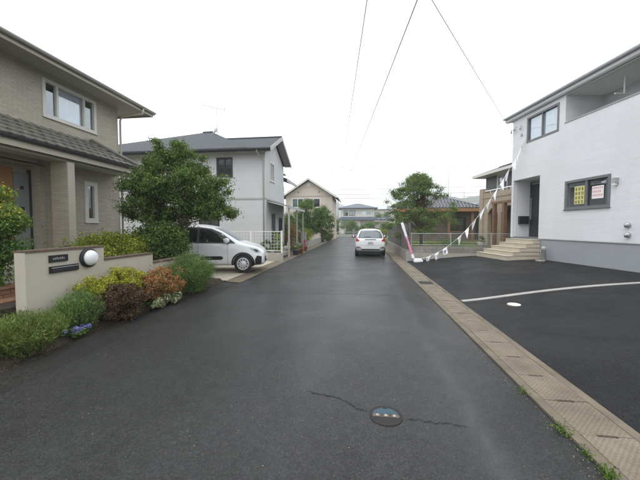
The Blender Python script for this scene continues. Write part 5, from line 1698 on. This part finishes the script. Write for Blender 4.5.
for sd_ in (-1, 1):
    for nm, pg in (('side_window', [(2.02, 1.07), (2.86, 1.065), (2.60, 1.36), (2.34, 1.50), (2.02, 1.545)]),
                   ('quarter_window', [(2.92, 1.065), (3.14, 1.055), (2.74, 1.33)]),
                   ('side_window', [(1.02, 1.08), (1.94, 1.07), (1.94, 1.55), (1.02, 1.56)]),
                   ('side_window', [(.34, 1.12), (.94, 1.09), (.94, 1.555), (.40, 1.50)])):
        sw = place(van, nm, wrap(bvh, A_(pg, .05), 'y', sd_, .006, .05), 'glass_car', MV)
    place(van, 'window_surround', wrap(bvh, A_([(.26, 1.06), (3.26, 1.015), (2.74, 1.39), (2.40, 1.535), (2.02, 1.585), (.95, 1.60), (.36, 1.545)], .05), 'y', sd_, .002, .06), 'car_interior', MV)
    for x in (1.98, .98, 2.98):
        place(van, 'door_seam', wrap(bvh, [(x - .004, .30), (x + .004, .30), (x + .004, 1.04), (x - .004, 1.04)], 'y', sd_, .0015, .06), 'black_plastic', MV)
    place(van, 'door_seam', wrap(bvh, [(1.02, .292), (2.96, .292), (2.96, .30), (1.02, .30)], 'y', sd_, .0015, .08), 'black_plastic', MV)
    place(van, 'side_moulding', wrap(bvh, A_([(2.10, .46), (2.78, .46), (2.84, .52), (2.78, .585), (2.10, .585), (2.06, .52)], .03), 'y', sd_, .014, .06), 'black_plastic', MV)
    place(van, 'side_moulding', wrap(bvh, A_([(1.08, .46), (1.86, .46), (1.90, .52), (1.86, .585), (1.08, .585)], .03), 'y', sd_, .014, .06), 'black_plastic', MV)
    for x in (2.08, 1.78):
        place(van, 'door_handle', wrap(bvh, A_([(x, .885), (x + .19, .885), (x + .19, .92), (x, .92)], .015), 'y', sd_, .025, .03), 'car_white', MV)
    # arch lips: black cladding round the front arch, running into the bumper corner
    for xw, a0, a1 in ((WX[1], -8, 188), (WX[0], -8, 188)):
        n = 22; outer = []; inner = []
        for i in range(n + 1):
            a = rad(a0 + (a1 - a0) * i / n)
            outer.append((xw + .405 * math.cos(a), .31 + .405 * math.sin(a)))
            inner.append((xw + .352 * math.cos(a), .31 + .352 * math.sin(a)))
        place(van, 'arch_trim', wrap(bvh, outer + inner[::-1], 'y', sd_, .012, .05), 'black_plastic', MV)
    place(van, 'bumper_cladding', wrap(bvh, A_([(3.92, .28), (4.12, .30), (4.14, .56), (3.98, .60), (3.91, .45)], .03), 'y', sd_, .010, .04), 'black_plastic', MV)
    hl_ = place(van, 'headlamp', wrap(bvh, A_([(3.70, .88), (3.98, .845), (4.10, .74), (4.06, .665), (3.93, .69), (3.78, .80)], .03), 'y', sd_, .007, .035), 'headlamp', MV)
    place(hl_, 'headlamp_core', wrap(bvh, A_([(3.84, .82), (3.97, .80), (4.04, .73), (3.96, .715)], .02), 'y', sd_, .010, .03), 'black_plastic', MV)
    place(van, 'tail_lamp', wrap(bvh, A_([(.03, .90), (.13, .90), (.20, 1.40), (.13, 1.42), (.05, 1.20)], .03), 'y', sd_, .007, .04), 'lamp_red', MV)
    # door mirror
    yb = sd_ * .80
    mi = place(van, 'mirror', MB().lathe([(.01, -.125), (.06, -.12), (.085, -.08), (.092, 0), (.088, .06), (.06, .10), (.01, .105)], (2.98, sd_ * .975, 1.13), (0, sd_, .05), 16), 'car_white', MV)
    place(mi, 'mirror_arm', MB().tube([(3.0, sd_ * .81, 1.02), (2.99, sd_ * .88, 1.05), (2.98, sd_ * .94, 1.09)], .03, 8), 'black_plastic', MV)
    place(mi, 'mirror_glass', MB().lathe([(.075, 0), (.075, .006), (0, .008)], (2.895, sd_ * .97, 1.13), (-1, 0, 0), 16), 'chrome', MV)
    for xw in WX:
        car_wheel(van, MV, xw, sd_ * .735, sd_, .31)
place(van, 'windscreen', wrap(bvh, A_([(-.60, 1.10), (.60, 1.10), (.50, 1.57), (-.50, 1.57)], .06), 'x', 1, .005, .07), 'glass_car', MV)
place(van, 'rear_window', wrap(bvh, A_([(-.55, 1.08), (.55, 1.08), (.46, 1.46), (-.46, 1.46)], .05), 'x', -1, .005, .07), 'glass_car', MV)
place(van, 'grille', wrap(bvh, A_([(-.45, .34), (.45, .34), (.50, .52), (-.50, .52)], .04), 'x', 1, .006, .06), 'black_plastic', MV)
place(van, 'number_plate', MB().box(4.245, 4.262, -.165, .165, .42, .585), 'number_plate', MV, False)

# --- white hatchback standing in the street, seen from behind
HB = [(0.00, .50, .50, .62, .78, .58, .90, .46), (0.04, .36, .70, .79, .92, .755, 1.02, .60), (0.16, .30, .77, .835, .97, .80, 1.12, .62),
      (0.36, .24, .80, .845, .98, .825, 1.36, .585), (0.56, .22, .80, .847, .98, .835, 1.475, .585), (1.10, .22, .80, .847, .965, .838, 1.525, .60), (1.80, .22, .80, .847, .95, .838, 1.53, .61),
      (2.30, .22, .80, .845, .94, .834, 1.46, .60), (2.75, .22, .80, .845, .935, .828, 1.21, .61), (3.05, .22, .80, .84, .92, .81, 1.01, .63),
      (3.5, .22, .79, .83, .86, .77, .92, .58), (3.85, .22, .75, .79, .76, .69, .82, .48), (4.03, .26, .62, .66, .62, .56, .67, .36)]
WX2 = (.72, 3.30)
body2, bvh2 = car_shell(HB, WX2, .335)
MH2 = Matrix.Translation((.565, 17.05, .012)) @ Matrix.Rotation(rad(90.0), 4, 'Z')
hb = thing('hatchback', 'white hatchback seen from behind standing in the street', 'car', tuple(MH2 @ Vector((2.0, 0, 0))))
add_body(hb, body2, MH2)
place(hb, 'underbody', MB().box(.25, 3.8, -.64, .64, .20, .60), 'black_plastic', MH2, False)
rw = place(hb, 'rear_window', wrap(bvh2, A_([(-.60, 1.045), (.60, 1.045), (.585, 1.14), (.47, 1.425), (-.47, 1.425), (-.585, 1.14)], .06), 'x', -1, .006, .06), 'glass_car', MH2)
place(rw, 'wiper', wrap(bvh2, [(-.02, 1.075), (.36, 1.09), (.36, 1.10), (-.02, 1.095)], 'x', -1, .02, .05), 'black_plastic', MH2)
place(hb, 'window_surround', wrap(bvh2, A_([(-.66, 1.02), (.66, 1.02), (.64, 1.14), (.51, 1.45), (-.51, 1.45), (-.64, 1.14)], .06), 'x', -1, .003, .06), 'car_interior', MH2)
for sd_ in (-1, 1):
    place(hb, 'tail_lamp', wrap(bvh2, A_([(sd_ * .60, .86), (sd_ * .785, .85), (sd_ * .775, .97), (sd_ * .72, 1.10), (sd_ * .69, 1.10), (sd_ * .69, .98), (sd_ * .60, .93)], .02), 'x', -1, .012, .04), 'lamp_red', MH2)
    place(hb, 'bumper_vent', wrap(bvh2, A_([(sd_ * .50, .47), (sd_ * .76, .49), (sd_ * .74, .535), (sd_ * .50, .515)], .015), 'x', -1, .006, .04), 'black_plastic', MH2)
    place(hb, 'reflector', wrap(bvh2, A_([(sd_ * .56, .545), (sd_ * .72, .555), (sd_ * .72, .58), (sd_ * .56, .57)], .01), 'x', -1, .008, .04), 'lamp_red', MH2)
    place(hb, 'side_window', wrap(bvh2, A_([(.62, 1.05), (2.75, .99), (2.20, 1.37), (1.10, 1.42), (.75, 1.36)], .05), 'y', sd_, .005, .07), 'glass_car', MH2)
    mi = place(hb, 'mirror', MB().lathe([(.01, -.12), (.06, -.11), (.08, -.06), (.085, 0), (.06, .10), (.01, .105)], (2.55, sd_ * .965, 1.06), (0, sd_, .05), 14), 'black_plastic', MH2)
    place(mi, 'mirror_arm', MB().tube([(2.58, sd_ * .80, .98), (2.55, sd_ * .93, 1.03)], .03, 8), 'black_plastic', MH2)
    place(mi, 'mirror_glass', MB().lathe([(.07, 0), (.07, .006), (0, .008)], (2.468, sd_ * .965, 1.06), (-1, 0, 0), 14), 'chrome', MH2)
    for xw in WX2:
        car_wheel(hb, MH2, xw, sd_ * .735, sd_, .30)
place(hb, 'bumper_lower', wrap(bvh2, A_([(-.52, .385), (.52, .385), (.48, .44), (-.48, .44)], .03), 'x', -1, .008, .05), 'black_plastic', MH2)
tg = place(hb, 'tailgate_handle', wrap(bvh2, A_([(-.30, .93), (.30, .93), (.30, .965), (-.30, .965)], .01), 'x', -1, .010, .05), 'black_plastic', MH2)
place(hb, 'badge', wrap(bvh2, A_([(-.05, .985), (.05, .985), (.05, 1.02), (-.05, 1.02)], .015), 'x', -1, .012, .02), 'chrome', MH2)
pt = place(hb, 'number_plate', MB().box(-.030, -.012, -.165, .165, .72, .885), 'number_plate', MH2, False)
nb = MB()
for i in range(4):
    nb.box(-.033, -.0305, -.12 + i * .065, -.08 + i * .065, .735, .82)
place(pt, 'number_plate_print', nb, 'number_ink', MH2, False)
for z in (.70, ):
    place(hb, 'tailgate_seam', wrap(bvh2, [(-.62, .625), (.62, .625), (.62, .634), (-.62, .634)], 'x', -1, .002, .06), 'black_plastic', MH2)
place(hb, 'windscreen', wrap(bvh2, A_([(-.58, 1.04), (.58, 1.04), (.47, 1.42), (-.47, 1.42)], .06), 'x', 1, .005, .07), 'glass_car', MH2)

# ================================================================== OVERHEAD WIRES
def wire(a, b, sag, r, lab, grp='overhead wires'):
    a, b = Vector(a), Vector(b)
    mb = MB(); pts = []
    for i in range(41):
        t_ = i / 40
        q = a.lerp(b, t_); q.z -= 4 * sag * t_ * (1 - t_)
        pts.append(q)
    return solo('overhead_wire', lab, 'wire', mb.tube(pts, r, 5), 'wire', tuple(a), grp)
wire((-4.3, 57.87, 6.98), (1.13, -6.0, 5.85), .3, .010, 'thin wire over the street, left of the pair meeting above the pole')
wire((-3.9, 57.87, 6.98), (2.16, -6.0, 5.76), .3, .012, 'thicker wire over the street, right of the pair meeting above the pole')
wire(hp(.05, .09, 5.86), (-4.5, -3.0, 6.45), .12, .009, 'service wire dropping to the upper corner of the white house')
for i, (z0, z1, r, lb_) in enumerate(((13.3, 14.2, .045, 'highest of the wires crossing the sky behind the trees'), (12.8, 13.6, .045, 'second highest of the wires crossing behind the trees'), (9.2, 9.9, .05, 'third wire down crossing behind the pink house'), (8.5, 8.7, .055, 'fourth wire down crossing above the far roofs'), (7.8, 8.0, .055, 'lowest of the wires crossing above the far roofs'))):
    wire((-45, 60 + i * .5, z0), (55, 60 + i * .5, z1), .6, r, lb_, 'wires crossing the far end')

# ================================================================== MIST
hz_ = MB().box(-2400, 2400, -500, 2300, -2.0, 135.0)
hzo = bpy.data.objects.new('haze', bpy.data.meshes.new('haze'))
hzo.data.from_pydata(hz_.v, [], hz_.f)
COL.objects.link(hzo)
tag(hzo, 'pale drizzle haze thinning the far hills', 'haze', kind='stuff')
m = bpy.data.materials.new('haze'); m.use_nodes = True
m.node_tree.nodes.clear()
mo = m.node_tree.nodes.new('ShaderNodeOutputMaterial')
pv = m.node_tree.nodes.new('ShaderNodeVolumePrincipled')
pv.inputs['Color'].default_value = (.94, .965, 1.0, 1)
pv.inputs['Density'].default_value = 0.0010
pv.inputs['Anisotropy'].default_value = 0.0
m.node_tree.links.new(pv.outputs[0], mo.inputs['Volume'])
hzo.data.materials.append(m)
